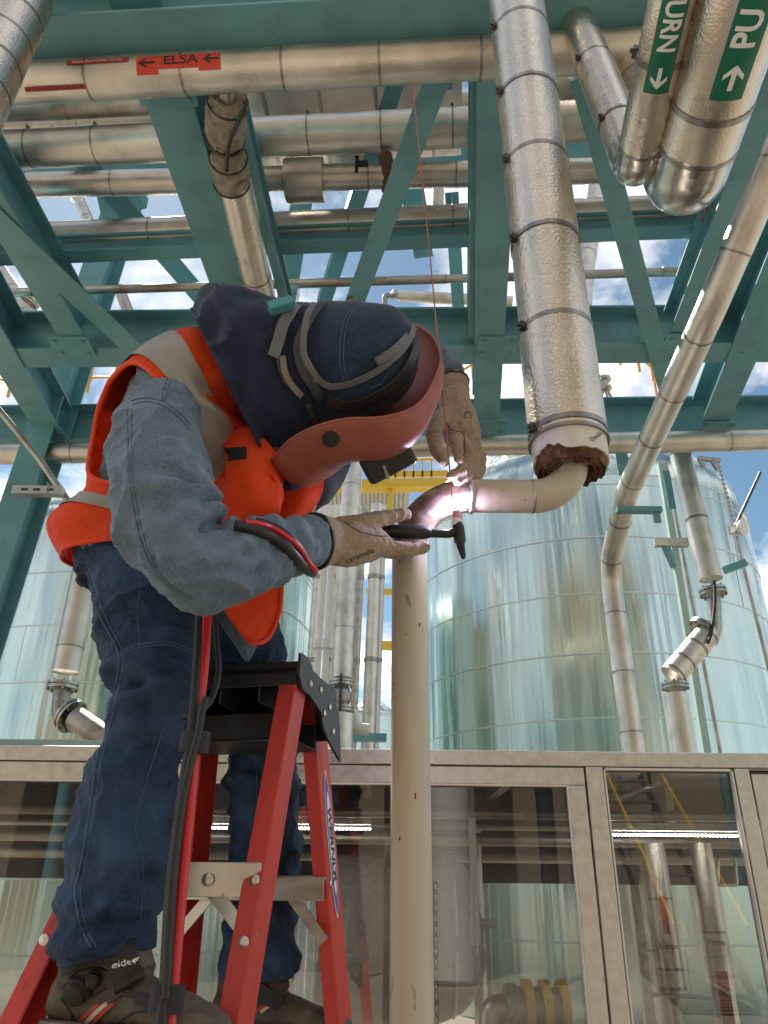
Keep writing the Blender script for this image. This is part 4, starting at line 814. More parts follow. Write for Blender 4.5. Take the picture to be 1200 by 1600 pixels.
# ================================================================== step ladder
W_ = Vector((.97, -.24, 0)).normalized(); S_ = Vector((.24, .97, 0)).normalized()
FRt = U(461, 1075, 1.45); FRb = U(372, 1600, 1.30)
RRt = U(490, 1124, 1.68); RRb = U(530, 1600, 1.82)
FLt = FRt-W_*.285; FLb = U(14, 1560, 1.33)
RLt = RRt-W_*.285; RLb = U(252, 1600, 1.86)
lad = thing('step_ladder', 'red fiberglass step ladder with black top cap under the welder', 'ladder', (FRt.x-.15, 1.6, 0))
def to_ground(a, b): d = (b-a).normalized(); return a+d*(a.z/-d.z)
rails = {}
def rail(a, b, inner, name='side_rail', depth=.07, wf=.03):
    g_ = to_ground(a, b); d = (g_-a).normalized(); top = a-d*.05
    s = (S_-d*S_.dot(d)).normalized(); wv = (inner-d*inner.dot(d)-s*inner.dot(s)).normalized()   # towards ladder centre
    mb = MB(); th = .0045
    prof = [(0, 0), (0, depth), (wf, depth), (wf, depth-th), (th, depth-th), (th, th), (wf, th), (wf, 0)]
    vs = [top+wv*x+s*y for x, y in prof]+[g_+wv*x+s*y for x, y in prof]; n = 8
    mb.add(vs, [(i, (i+1) % n, n+(i+1) % n, n+i) for i in range(n)]+[tuple(range(n)), tuple(range(2*n-1, n-1, -1))])
    o = obj(name, mb, 'ladder_red', lad, .0018); obj('rubber_foot', MB().box(g_+wv*.016+s*depth/2+Zv*.02, wv*.022, s*(depth/2+.006), Zv*.024), 'black_rubber', o, .003)
    return dict(a=top, g=g_, d=d, s=s, w=wv, o=o)
# outer edges: near pair have depth running away from camera; their outside edge is at the rail point
r_FR = rail(FRt, FRb, -W_, depth=.060, wf=.034); r_FL = rail(FLt, FLb, W_, depth=.060, wf=.034)
r_RR = rail(RRt, RRb, -W_, depth=.088, wf=.03); r_RL = rail(RLt, RLb, W_, depth=.088, wf=.03)
def at_z(r, z): return r['a']+r['d']*((r['a'].z-z)/-r['d'].z)
def rivet(p, n, parent, r=.0085): obj('rivet', MB().lathe(p, n, [(0, r), (.002, r), (.004, r*.6), (.0045, .001)], 14), 'alu', parent)
# far section: steps
zs = U(520, 1372, 1.75).z
for k in range(-1, 6):
    z = zs-.305*k
    if k < 0 or z < .1: continue
    p, q = at_z(r_RL, z)+r_RL['w']*.005, at_z(r_RR, z)+r_RR['w']*.005; off = S_*.037
    mbs = MB().bar(p+off, q+off, .082, .006).bar(p-S_*.002, q-S_*.002, .005, .045, off=(0, -.02)).bar(p+S_*.074, q+S_*.074, .005, .045, off=(0, -.02))
    for i in range(5): mbs.bar(p+S_*(.012+.014*i)+Zv*.0035, q+S_*(.012+.014*i)+Zv*.0035, .004, .003)
    st = obj('step', mbs, 'alu', lad, .001)
    for (a, b) in ((p, q), (q, p)):
        d = (b-a).normalized(); obj('knee_brace', MB().bar(a+d*.075-Zv*.03+S_*.01, a-Zv*.115+S_*.012, .022, .004, ref=S_), 'alu', st)
    rivet(at_z(r_RR, z-.01)+S_*.018-r_RR['w']*.0005, W_, st); rivet(at_z(r_RR, z+.02)+S_*.055-r_RR['w']*.0005, W_, st)
# near section: horizontals with V braces
zn = U(392, 1375, 1.36).z
for z in (zn, -.205+CZ-.055, zn-.85):
    p, q = at_z(r_FL, z)+r_FL['w']*.005, at_z(r_FR, z)+r_FR['w']*.005
    hb_ = obj('rear_rung', MB().bar(p+S_*.006, q+S_*.006, .004, .05).bar(p+S_*.026, q+S_*.026, .036, .004, off=(0, .024)), 'alu', lad, .001)
    if z == zn:
        d = (q-p).normalized()
        for (m0, e0) in ((q-d*.085, q), (p+d*.085, p)):
            rr_ = r_FR if e0 is q else r_FL; e1 = at_z(rr_, z-.085)+rr_['w']*.004
            obj('brace', MB().bar(m0-Zv*.012+S_*.012, e1+S_*.012, .022, .004, ref=S_), 'alu', hb_); rivet(m0+S_*.001, -S_, hb_, .01)
    for rr_, sg in ((r_FR, 1), (r_FL, -1)):
        for zz in (z, z-.085): rivet(at_z(rr_, zz)+rr_['w']*.012-S_*.001, -S_, hb_, .0085)
# spreader bars
for rn, rf in ((r_FR, r_RR), (r_FL, r_RL)):
    a, b = at_z(rn, zn-.35)+rn['w']*.02, at_z(rf, zn-.35)+rf['w']*.02; obj('spreader', MB().bar(a, b, .004, .022), 'alu', lad)
# top cap: moulded black box with end plates, hollow beneath
ctop = U(468, 1032, 1.45); zc = ctop.z; cr0 = Vector((ctop.x, ctop.y, 0)); Wd = .32; Dp = .25
def cp(w, s, z): return cr0-W_*w+S_*s+Zv*z
cap = MB()
cap.box(cp(Wd/2, Dp/2, zc-.012), W_*(Wd/2), S_*(Dp/2), Zv*.012)
cap.box(cp(Wd/2, .003, zc-.028), W_*(Wd/2-.004), S_*.003, Zv*.018); cap.box(cp(Wd/2, Dp-.003, zc-.06), W_*(Wd/2-.004), S_*.003, Zv*.048)
for f in (.25, .5, .75): cap.box(cp(Wd*f, Dp/2, zc-.045), W_*.002, S_*(Dp/2-.006), Zv*.03)
co = obj('top_cap', cap, 'black_plastic', lad, .004)
tray = MB(); tray.box(cp(Wd/2, Dp*.62, zc-.13), W_*(Wd/2-.035), S_*.075, Zv*.003); tray.box(cp(Wd/2, Dp*.34, zc-.105), W_*(Wd/2-.035), S_*.003, Zv*.028); tray.box(cp(Wd/2, Dp*.9, zc-.105), W_*(Wd/2-.035), S_*.003, Zv*.028)
obj('tool_tray', tray, 'black_plastic', lad, .003)
for sgn, w0 in ((1, 0), (-1, Wd)):
    prof = [(-.006, .012), (.04, .012), (.07, -.004), (.10, -.006), (Dp*.86, -.03), (Dp+.004, -.05), (Dp+.03, -.145), (Dp-.06, -.115), (Dp-.10, -.095), (Dp-.115, -.07), (.06, -.052), (.015, -.05), (-.006, -.03)]
    mbp = MB(); o0 = W_*(.005*sgn); n = len(prof)
    vs = [cp(w0, s, zc+z) for s, z in prof]+[cp(w0, s, zc+z)+o0 for s, z in prof]
    fs = [(i, (i+1) % n, n+(i+1) % n, n+i) for i in range(n)]+[tuple(range(n)), tuple(range(2*n-1, n-1, -1))]
    ep = obj('cap_end_plate', mbp.add(vs, fs), 'black_plastic', lad, .0022)
    for s, z in ((.055, -.032), (.12, -.028), (.185, -.05), (.15, -.07), (.215, -.095)): rivet(cp(w0, s, zc+z)+o0, W_*sgn, ep, .0075)
# maker's oval on the wide rail
rr_ = r_RR; ce = at_z(rr_, U(525, 1325, 1.74).z)+rr_['s']*.047-rr_['w']*.0012; dn = rr_['d']; sn = rr_['s']; nn = -rr_['w']
def oval(name, a, b, lift, m, parent):
    k = 40; return obj(name, MB().add([ce+nn*lift+dn*(a*math.cos(2*math.pi*i/k))+sn*(b*math.sin(2*math.pi*i/k)*abs(math.sin(2*math.pi*i/k))**.25) for i in range(k)], [tuple(range(k))]), m, parent)
ov = oval('oval_sticker', .150, .0235, 0, 'label_white', lad); oval('sticker_field', .142, .0195, .0005, 'label_blue', ov); oval('sticker_field', .105, .0150, .001, 'label_white', ov)
flat_text('WERNER', .030, ce+nn*.0010, dn, sn, nn, 'label_black', ov, shear=.25, bold=.0012, sx=1.25)

# ================================================================== hoses
def hose(name, label, pts, r, m, n=10):
    o = obj(name, MB().tube(spline(pts, 8), r, n), m); tag(o, label, 'hose'); return o
hose('gas_hose', 'bright red hose hanging from the welder arm past the ladder', [U(326, 900, 1.27), U(323, 960, 1.25), U(318, 1040, 1.23), U(308, 1130, 1.215), U(297, 1250, 1.205), U(284, 1380, 1.20), U(270, 1540, 1.19), U(262, 1640, 1.18), U(255, 1800, 1.17)], .0088, 'red_hose', 14)
hose('power_cable', 'black cable taped along the red hose in front of the ladder', [U(313, 900, 1.27), U(312, 960, 1.25), U(308, 1040, 1.225), U(299, 1150, 1.205), U(284, 1250, 1.195), U(268, 1380, 1.185), U(258, 1540, 1.178), U(248, 1640, 1.17), U(243, 1800, 1.17)], .0085, 'black_rubber', 12)
hose('power_cable', 'thin black cable looping beside the red hose above the ladder cap', [U(333, 930, 1.29), U(338, 1000, 1.28), U(341, 1050, 1.27), U(331, 1090, 1.25), U(310, 1113, 1.22), U(288, 1120, 1.24)], .0055, 'black_rubber')
hose('power_cable', 'thin black cable end dropping from the loop to the tape', [U(322, 1090, 1.2), U(316, 1110, 1.196), U(309, 1150, 1.19), U(296, 1200, 1.188), U(280, 1280, 1.18), U(267, 1400, 1.172), U(259, 1560, 1.168)], .0058, 'black_rubber')
for (x, y, Yt, lab) in ((304, 1160, 1.205, 'black tape binding hose and cable, upper'), (261, 1560, 1.182, 'black tape binding hose and cable, by the boot')):
    p = U(x, y, Yt); d = (U(x-6, y+40, Yt)-p).normalized(); a = d.orthogonal().normalized(); b = d.cross(a); rs = []
    rx = (RT-d*RT.dot(d)).normalized(); ry = d.cross(rx)
    for k in range(5): rs.append([p+d*(k*.008-.016)+rx*(.023*math.cos(2*math.pi*j/20))+ry*(.0135*math.sin(2*math.pi*j/20)) for j in range(20)])
    tag(obj('tape_wrap', MB().rings(rs), 'black_tape'), lab, 'tape')
# ================================================================== the welder
from mathutils.bvhtree import BVHTree
def remesh(mb, vox, smooth=6, fac=.5, disp=None, creases=None):
    me = mb.mesh('tmp'); o = bpy.data.objects.new('tmp', me); COL.objects.link(o)
    m = o.modifiers.new('r', 'REMESH'); m.mode = 'VOXEL'; m.voxel_size = vox
    m = o.modifiers.new('s', 'SMOOTH'); m.factor = fac; m.iterations = smooth
    dg = bpy.context.evaluated_depsgraph_get(); dg.update(); me2 = bpy.data.meshes.new_from_object(o.evaluated_get(dg))
    bpy.data.objects.remove(o); bpy.data.meshes.remove(me)
    if disp:
        nv = len(me2.vertices); co = np.empty(nv*3, 'f'); me2.vertices.foreach_get('co', co); no = np.empty(nv*3, 'f'); me2.vertices.foreach_get('normal', no)
        co = co.reshape(-1, 3); no = no.reshape(-1, 3)
        dd = np.array([disp(Vector(c), Vector(n)) for c, n in zip(co, no)], 'f'); 
        if creases:
            tr = bvh(me2)
            for (x0, y0, x1, y1, dep, wd) in creases:
                A = np.array(stick(tr, x0, y0)[0]); B = np.array(stick(tr, x1, y1)[0]); Mv = np.array(stick(tr, (x0+x1)/2, (y0+y1)/2)[0])
                for P_, Q_ in ((A, Mv), (Mv, B)):
                    ab = Q_-P_; t_ = np.clip(((co-P_)@ab)/max(ab@ab, 1e-9), 0, 1); ds = np.linalg.norm(co-(P_+t_[:, None]*ab), axis=1)
                    fall = np.sin(np.pi*np.clip((t_+(0 if P_ is A else 1))/2, .04, .96)); dd += (-dep*np.exp(-(ds/wd)**2)+.6*dep*np.exp(-((ds-2.1*wd)/(1.1*wd))**2))*fall*.62
        co += no*dd[:, None]; me2.vertices.foreach_set('co', co.ravel()); me2.update()
    me2.polygons.foreach_set('use_smooth', [True]*len(me2.polygons)); return me2
def bvh(me): return BVHTree.FromPolygons([v.co[:] for v in me.vertices], [tuple(p.vertices) for p in me.polygons])
def stick(tree, px, py, lift=0.0):
    d = ray(px, py).normalized(); h = tree.ray_cast(CAM, d)
    if h[0] is None:
        h = tree.find_nearest(CAM+d*1.4); return h[0]+h[1]*lift, h[1]
    n = h[1] if h[1].dot(d) < 0 else -h[1]
    return h[0]+n*lift, n
def seam(tree, pts, r, m, parent, name='seam', lift=.0003, n=6, dens=8):
    P = [stick(tree, p.x, p.y, lift)[0] for p in spline([Vector((x, y, 0)) for x, y in pts], dens)]
    if r > .003:
        for _ in range(14): P = [P[0]]+[(P[i-1]+P[i]*2+P[i+1])/4 for i in range(1, len(P)-1)]+[P[-1]]
    return obj(name, MB().tube(P, r, n), m, parent)
def strip(tree, pts, width, th, m, parent, name, lift=.002, dens=10, edge=None):
    """a flat band laid on a surface along a line of points"""
    P = [stick(tree, p.x, p.y, lift) for p in spline([Vector((x, y, 0)) for x, y in pts], dens)]; L = len(P); rs = []
    for _ in range(6): P = [P[0]]+[((P[i-1][0]+P[i][0]*2+P[i+1][0])/4+P[i][1]*.0004, ((P[i-1][1]+P[i][1]+P[i+1][1])/3).normalized()) for i in range(1, L-1)]+[P[-1]]
    for i, (p, nn) in enumerate(P):
        t = (P[min(i+1, L-1)][0]-P[max(i-1, 0)][0]).normalized(); ns = sum((P[j][1] for j in range(max(0, i-3), min(L, i+4))), Vector()).normalized(); s = t.cross(ns).normalized(); w2 = width/2
        rs.append([p-s*w2, p+s*w2, p+s*w2+ns*th, p-s*w2+ns*th])
    o = obj(name, MB().rings(rs, smooth=False), m, parent, .0008); return o
def decal(tree, pts, m, parent, name, lift=.001, sub=10):
    """a patch with the outline pts (4 corners), laid on the surface"""
    (a, b, c, d) = [Vector((x, y, 0)) for x, y in pts]; rows = []
    for i in range(sub+1):
        u = i/sub; rows.append([stick(tree, *((a.lerp(b, v).lerp(d.lerp(c, v), u))[:2]), lift)[0] for v in [k/sub for k in range(sub+1)]])
    return obj(name, MB().rings(rows, False, False), m, parent)
def decal_text(tree, txt, size_px, cx, cy, ang, m, parent, lift=.0012, sx=1, shear=0, bold=0):
    vs, fs = text_mesh(txt, size_px, shear, bold); ca, sa = math.cos(ang), math.sin(ang); mb = MB()
    mb.add([stick(tree, cx+v.x*sx*ca+v.y*sa, cy+v.x*sx*sa-v.y*ca, lift)[0] for v in vs], fs); return obj('lettering', mb, m, parent)
def sheet(rows, m, parent, name, th=.003, nu=14, nv=14, wav=0.0, wf=14):
    cols = [spline([U(*p) for p in r], nu) for r in rows]; out = [spline([c[i] for c in cols], nv) for i in range(len(cols[0]))]
    for r in out:
        for k in range(len(r)): r[k] = r[k]+noise.noise_vector(r[k]*wf)*wav
    o = obj(name, MB().rings(out, False, False), m, parent); s = o.modifiers.new('s', 'SOLIDIFY'); s.thickness = th; return o, out

man = thing('person', 'person in orange vest, denim and red welding mask bending over the pipe, straddling the ladder', 'person', (-.35, 1.5, CZ-.22))

# --- joints
near_leg = [((222, 838), 1.42, .110), ((224, 900), 1.395, .103), ((230, 985), 1.36, .086), ((243, 1065), 1.325, .071), ((240, 1105), 1.32, .066), ((224, 1160), 1.325, .067), ((199, 1250), 1.33, .070), ((182, 1350), 1.33, .075), ((170, 1430), 1.33, .073), ((168, 1475), 1.33, .068)]
far_leg = [((325, 850), 1.58, .108), ((352, 950), 1.65, .100), ((388, 1060), 1.76, .088), ((409, 1150), 1.84, .082), ((413, 1250), 1.87, .082), ((412, 1380), 1.89, .080), ((407, 1470), 1.90, .076), ((405, 1518), 1.90, .072)]
spine = [((243, 905), 1.49, .130, .185), ((246, 860), 1.48, .130, .180), ((266, 795), 1.455, .118, .168), ((286, 720), 1.41, .124, .172), ((310, 655), 1.365, .136, .185), ((338, 608), 1.33, .118, .178), ((366, 584), 1.31, .088, .12), ((393, 570), 1.30, .066, .075), ((448, 568), 1.29, .060, .06)]
NS = len(spine); SC = [U(*p, Y) for p, Y, a, b in spine]
def sp(v, s):                                  # linear/smooth lookup along the spine rings
    s = max(-2.0, min(NS-1-1e-6, s)); i = int(math.floor(s)); i = max(0, min(NS-2, i)); f = s-i; return v[i]*(1-f)+v[i+1]*f
SP_DENSE = spline(SC, 12)
def spc(s):
    if s < 0: return SC[0]+(SC[0]-SC[1])*(-s)*1.0
    x = min(s, NS-1)*12; i = min(int(x), len(SP_DENSE)-2); return SP_DENSE[i].lerp(SP_DENSE[i+1], x-i)
SA = [a for _, _, a, b in spine]; SB = [b for _, _, a, b in spine]
s_lo, s_hi = Vector((-.13, -.99, 0)), Vector((-.25, -.80, -.55))
def frame(s):
    t = (spc(min(s+.25, NS-1))-spc(max(s-.25, -1))).normalized(); f = max(0, min(1, (s-.5)/4)); f = f*f*(3-2*f)
    sd = s_lo.lerp(s_hi, f); sd = (sd-t*sd.dot(t)).normalized(); b = sd.cross(t).normalized()
    if b.x < 0: b = -b
    return t, b, sd
def torso(s, th, off=0.0):                     # th: 0 chest, 90 near side, 180 back
    t, b, sd = frame(s); c, n = math.cos(th), math.sin(th); e = 2/2.5
    x = math.copysign(abs(c)**e, c)*(sp(SA, s)+off); y = math.copysign(abs(n)**e, n)*(sp(SB, s)+off)
    return spc(s)+b*x+sd*y
def torso_rings(s0, s1, off, n=40, m=40): return [[torso(s0+(s1-s0)*i/m, 2*math.pi*k/n, off) for k in range(n)] for i in range(m+1)]
shN = U(258, 640, 1.20); arm_near = [shN, U(247, 700, 1.15), U(251, 780, 1.10), U(276, 858, 1.085), U(330, 888, 1.10), U(400, 870, 1.165), U(452, 857, 1.23), U(492, 845, 1.285)]
arm_near_r = [.066, .078, .080, .069, .062, .053, .046, .040]
shF = torso(4.6, R(-90), -.05); arm_far = [shF, shF.lerp(U(600, 560, 1.62), .5), U(612, 545, 1.62), U(665, 560, 1.6), U(708, 592, 1.56)]
arm_far_r = [.082, .075, .066, .055, .043]
Hc = U(562, 580, 1.26)
fv = Vector((.46, .58, -.68)).normalized(); cv = Vector((.885, -.2, .42)); cv = (cv-fv*cv.dot(fv)).normalized(); rv = fv.cross(cv).normalized()
def limb(L, k=1.0, n=24): 
    P = spline([U(*p, Y) for p, Y, r in L], 5); rr = [r for _, _, r in L]; rs = []
    for i in range(len(P)):
        x = i/5; j = min(int(x), len(rr)-2); rs.append((rr[j]*(1-(x-j))+rr[j+1]*(x-j))*k)
    return P, rs
def armP(P0, r0, k=1.0):
    P = spline(P0, 5); rs = []
    for i in range(len(P)):
        x = i/5; j = min(int(x), len(r0)-2); rs.append((r0[j]*(1-(x-j))+r0[j+1]*(x-j))*k)
    return P, rs
# --- body: one continuous figure under the clothes
bm_ = MB(); bm_.rings(torso_rings(0, NS-1.0, -.035))
for L in (near_leg, far_leg): P, rs = limb(L, .68); bm_.tube(P, rs, 20)
for P0, r0 in ((arm_near, arm_near_r), (arm_far, arm_far_r)): P, rs = armP(P0, r0, .66); bm_.tube(P, rs, 20)
bm_.tube([U(385, 580, 1.30), U(470, 580, 1.28), Hc], [.06, .058, .06], 16); bm_.ball(Hc, .088, 12, sc=(1.15, 1, 1)); 
hand0 = U(492, 845, 1.285); bm_.tube([hand0-(hand0-U(452, 857, 1.23)).normalized()*.03, U(520, 842, 1.31), U(560, 842, 1.34)], [.029, .028, .03], 16)
w1 = U(708, 592, 1.56); bm_.tube([w1, U(714, 640, 1.52)], [.029, .028], 16)
for A in ((near_leg, 1.33), (far_leg, 1.90)): 
    (p, Y, r) = A[0][-1]; a = U(*p, Y); bm_.tube([a+Zv*.02, a-Zv*.05, a+Vector((.09, -.03, -.085))], [.035, .03, .02], 16)
body = link('body', remesh(bm_, .011, 6), 'skin', man)

# --- jeans
def fold(p, f1, a1, st=(1, 1, 1), ph=0):
    q = Vector((p.x*st[0], p.y*st[1], p.z*st[2]))*f1; n1 = noise.noise(q+noise.noise_vector(q*.6)*.5+Vector((ph, 0, 0))); r_ = max(0, 1-abs(n1)*2.6); return (r_*r_-.25)*a1
jm = MB()
for L in (near_leg, far_leg): P, rs = limb(L); jm.tube(P, rs, 30)
jm.rings(torso_rings(-.15, 1.25, .006))
kn = U(243, 1085, 1.32); an = U(170, 1440, 1.33); kf = U(409, 1150, 1.84); af = U(407, 1500, 1.90)
def jdisp(p, n):
    d = fold(p, 6.5, .0135, (1, 1, 1.1))+noise.noise(p*5)*.008+fold(p, 15, .006, (1, 1, 1.6), 3)+fold(p, 32, .0022, (1, 1, 1.3), 7)
    for k, s in ((kn, .10), (kf, .1)):
        w = math.exp(-((p-k).length/s)**2); d += w*.011*math.sin((p.z-k.z)*95+6*noise.noise(p*8)+(p.x-k.x)*40)
    for k in (an, af):
        w = math.exp(-((p.z-k.z)/.06)**2) if (p-k).length < .25 else 0; d += w*.010*math.sin((p.z-k.z)*75+5*noise.noise(p*7)+(p.x-k.x)*25)
    return d
me = remesh(jm, .0058, 8, .5, jdisp, [(165, 1058, 250, 1075, .012, .010), (175, 1084, 270, 1050, .009, .010), (180, 1102, 262, 1122, .007, .010), (150, 1185, 222, 1152, .006, .012), (98, 1395, 180, 1428, .010, .010), (104, 1432, 228, 1440, .011, .010), (95, 1462, 170, 1450, .009, .009), (160, 1205, 235, 1300, .005, .013), (205, 905, 300, 960, .006, .013), (140, 930, 200, 1000, .006, .012), (250, 955, 310, 1000, .007, .010), (205, 1040, 300, 1058, .008, .009), (125, 1290, 170, 1380, .005, .012), (200, 1330, 255, 1420, .006, .012), (355, 1190, 440, 1215, .007, .011), (360, 1420, 440, 1436, .009, .010), (352, 1462, 450, 1450, .009, .010), (370, 1280, 440, 1330, .005, .012)]); jeans = link('jeans', me, 'denim', man); jt = bvh(me)
seam(jt, [(142, 905), (155, 960), (185, 1020), (181, 1070), (168, 1120), (151, 1190), (140, 1270), (128, 1340), (118, 1400), (128, 1450), (142, 1480)], .0016, 'denim_thread', jeans); seam(jt, [(150, 905), (163, 960), (192, 1020), (188, 1070), (176, 1120), (159, 1190), (148, 1270), (136, 1340), (126, 1400), (136, 1450), (150, 1480)], .0009, 'denim_thread', jeans)
seam(jt, [(186, 1024), (220, 1012), (262, 1008), (300, 1020)], .0010, 'denim_thread', jeans); seam(jt, [(186, 1018), (220, 1007), (262, 1003), (300, 1014)], .0010, 'denim_thread', jeans)
seam(jt, [(220, 905), (215, 960), (219, 1008)], .0010, 'denim_thread', jeans); seam(jt, [(258, 1130), (235, 1200), (215, 1270), (212, 1300), (222, 1330), (222, 1400), (217, 1455)], .0009, 'denim_thread', jeans)
seam(jt, [(398, 1160), (402, 1250), (400, 1340)], .001, 'denim_thread', jeans)

for K in (near_leg, far_leg):                     # turned hems
    P, rs = limb(K); a, b = P[-3], P[-1]; d = (b-a).normalized(); e1 = d.orthogonal().normalized(); e2 = d.cross(e1); rr = rs[-1]; hr_ = []
    for z, k in ((-.035, .97), (-.03, 1.03), (-.005, 1.05), (.016, 1.03), (.016, .98), (-.02, .95)):
        hr_.append([b+d*(z+.006*noise.noise(Vector((math.cos(2*math.pi*j/48)*1.5, math.sin(2*math.pi*j/48)*1.5, rr*60))))+(e1*math.cos(2*math.pi*j/48)+e2*math.sin(2*math.pi*j/48))*rr*(k+.07*noise.noise(Vector((math.cos(2*math.pi*j/48)*2, math.sin(2*math.pi*j/48)*2, z*8)))) for j in range(48)])
    obj('hem', MB().rings(hr_, True, False), 'denim', jeans)
# --- shirt
sm_ = MB(); sm_.rings(torso_rings(.55, 6.6, -.002))
for P0, r0 in ((arm_near, arm_near_r), (arm_far, arm_far_r)): P, rs = armP(P0, r0); sm_.tube(P, rs, 30)
elb = U(285, 872, 1.085); fold_c = U(345, 800, 1.12)
def sdisp(p, n):
    d = noise.noise(p*6)*.007+fold(p, 7.5, .0125, (1, 1, .75), 5)+fold(p, 17, .006, (1, 1, 1), 9)+fold(p, 36, .0022, (1, 1, 1), 2)
    w = math.exp(-((p-fold_c).length/.13)**2); q = p-fold_c; ang = math.atan2(q.z, q.x); d += w*.015*math.sin(ang*6+4*noise.noise(p*7))*min(1, q.length/.03)
    w = math.exp(-((p-U(420, 868, 1.2)).length/.10)**2); d += w*.006*math.sin((p.x*.8+p.y*.6+p.z*.3)*110+4*noise.noise(p*9))
    return d
me = remesh(sm_, .0058, 7, .5, sdisp, [(300, 832, 348, 806, .012, .008), (282, 800, 350, 792, .009, .009), (328, 752, 346, 800, .007, .008), (268, 700, 332, 762, .007, .010), (232, 655, 300, 700, .006, .010), (320, 852, 402, 830, .008, .009), (342, 874, 425, 850, .007, .009), (300, 884, 385, 902, .007, .010), (222, 760, 300, 842, .006, .012), (388, 908, 420, 868, .007, .007), (418, 906, 446, 866, .006, .007), (440, 892, 464, 858, .005, .006), (180, 695, 202, 800, .006, .010), (208, 850, 262, 902, .006, .010), (240, 600, 285, 620, .005, .008), (350, 905, 372, 862, .006, .008)]); shirt = link('shirt', me, 'shirt', man); st_ = bvh(me)
seam(st_, [(206, 626), (228, 622), (256, 628), (280, 645), (298, 664)], .0014, 'shirt_seam', shirt); seam(st_, [(206, 632), (228, 628), (256, 634), (278, 651), (296, 670)], .0011, 'shirt_seam', shirt)
seam(st_, [(262, 590), (256, 606), (252, 626)], .0014, 'shirt_seam', shirt); seam(st_, [(268, 592), (262, 608), (258, 628)], .0010, 'shirt_seam', shirt)
seam(st_, [(199, 640), (200, 700), (202, 750), (210, 800), (222, 850), (240, 890), (268, 920), (300, 936)], .0010, 'shirt_seam', shirt); seam(st_, [(205, 640), (206, 700), (208, 750), (216, 800), (228, 850), (246, 890), (272, 918), (302, 932)], .0009, 'shirt_seam', shirt)
obj('cuff', MB().lathe(U(474, 850, 1.262), hand0-U(452, 857, 1.23), [(0, .046), (.002, .049), (.05, .045), (.052, .041)], 28, caps=False), 'shirt', shirt)
# torch lead strapped along the forearm
seam(st_, [(366, 824), (392, 830), (420, 842), (448, 862), (468, 882), (486, 890)], .0085, 'black_rubber', man, 'torch_lead', .007, 10); seam(st_, [(380, 822), (405, 826), (432, 839), (458, 858), (476, 876), (490, 884)], .0048, 'red_hose', man, 'torch_lead', .012, 10)
seam(st_, [(398, 818), (425, 824), (452, 843), (474, 866)], .006, 'black_rubber', man, 'torch_lead', .006, 10)

# --- vest
mv = bpy.data.materials['vest'].copy(); mv.name = 'vest_mesh'; MATS['vest_mesh'] = mv; nt = mv.node_tree; L_ = nt.links.new
vo = N(nt, 'ShaderNodeTexVoronoi'); vo.inputs['Scale'].default_value = 260; vo.inputs['Randomness'].default_value = .35; tcx = N(nt, 'ShaderNodeTexCoord'); L_(tcx.outputs['Object'], vo.inputs['Vector'])
ls = N(nt, 'ShaderNodeMath', operation='LESS_THAN'); ls.inputs[1].default_value = .27; L_(vo.outputs['Distance'], ls.inputs[0])
outn = nt.nodes['Material Output']; cur = outn.inputs[0].links[0].from_socket; tp_ = N(nt, 'ShaderNodeBsdfTransparent'); mm = N(nt, 'ShaderNodeMixShader'); L_(ls.outputs[0], mm.inputs[0]); L_(cur, mm.inputs[1]); L_(tp_.outputs[0], mm.inputs[2]); L_(mm.outputs[0], outn.inputs[0])
AS, AT, ARS, ART = 3.45, R(106), 1.22, R(44)         # near armhole in (s, theta)
FT = R(-95)
def voff(s, th):
    back = max(0, -math.cos(th)); low = max(0, 1-s/2.0)
    o = .018+.048*back*math.exp(-((s-1.12)/.42)**2)+.012*back*max(0, 1-s)+.006*noise.noise(Vector((s*1.3, th*1.7, 2)))+.004*math.sin(th*9+s*2)*low
    o += .030*back*math.exp(-((s-3.2)/1.1)**2)*max(0, math.sin(th))
    return o
def VP(s, th, l=0): 
    p = torso(s, th, voff(s, th)+l)
    return p
def inhole(s, th, k=1.0):
    for T in (AT, FT):
        d = (th-T+math.pi) % (2*math.pi)-math.pi
        if ((s-AS)/ARS)**2+(d/ART)**2 < k*k: return True
    return False
m1, n1 = 150, 220; s0, s1 = .55, 6.3; vm = MB(); V = [[VP(s0+(s1-s0)*i/m1, 2*math.pi*k/n1) for k in range(n1)] for i in range(m1+1)]
vm.v = [tuple(p) for r in V for p in r]
for i in range(m1):
    for k in range(n1):
        s = s0+(s1-s0)*(i+.5)/m1; th = 2*math.pi*(k+.5)/n1
        if inhole(s, th): continue
        kk = (k+1) % n1; vm.f.append((i*n1+k, i*n1+kk, (i+1)*n1+kk, (i+1)*n1+k)); vm.sm.append(True); vm.m.append(1 if math.cos(th) < .05 and s > .3 else 0)
vest = obj('safety_vest', vm, ['vest', 'vest_mesh'], man); sv_ = vest.modifiers.new('s', 'SOLIDIFY'); sv_.thickness = .0025
def hole_pt(T, a, k=1.0, l=.001): return VP(AS+ARS*k*math.cos(a), T+ART*k*math.sin(a), l)
for T in (AT, FT): obj('armhole_trim', MB().tube([hole_pt(T, 2*math.pi*i/90, 1.0) for i in range(91)], .0052, 8, caps=False), 'vest_trim', vest)
obj('hem_trim', MB().tube([VP(s0, 2*math.pi*i/120) for i in range(121)], .0045, 8, caps=False), 'vest_trim', vest)
def ring_strip(T, k0, k1, a0, a1, n=70, l=.0065):
    return MB().rings([[hole_pt(T, a0+(a1-a0)*i/n, k0+(k1-k0)*j/6, l) for j in range(7)] for i in range(n+1)], False, False)
obj('reflective_stripe', ring_strip(AT, 1.16, 1.85, R(-165), R(90)), 'reflective', vest)
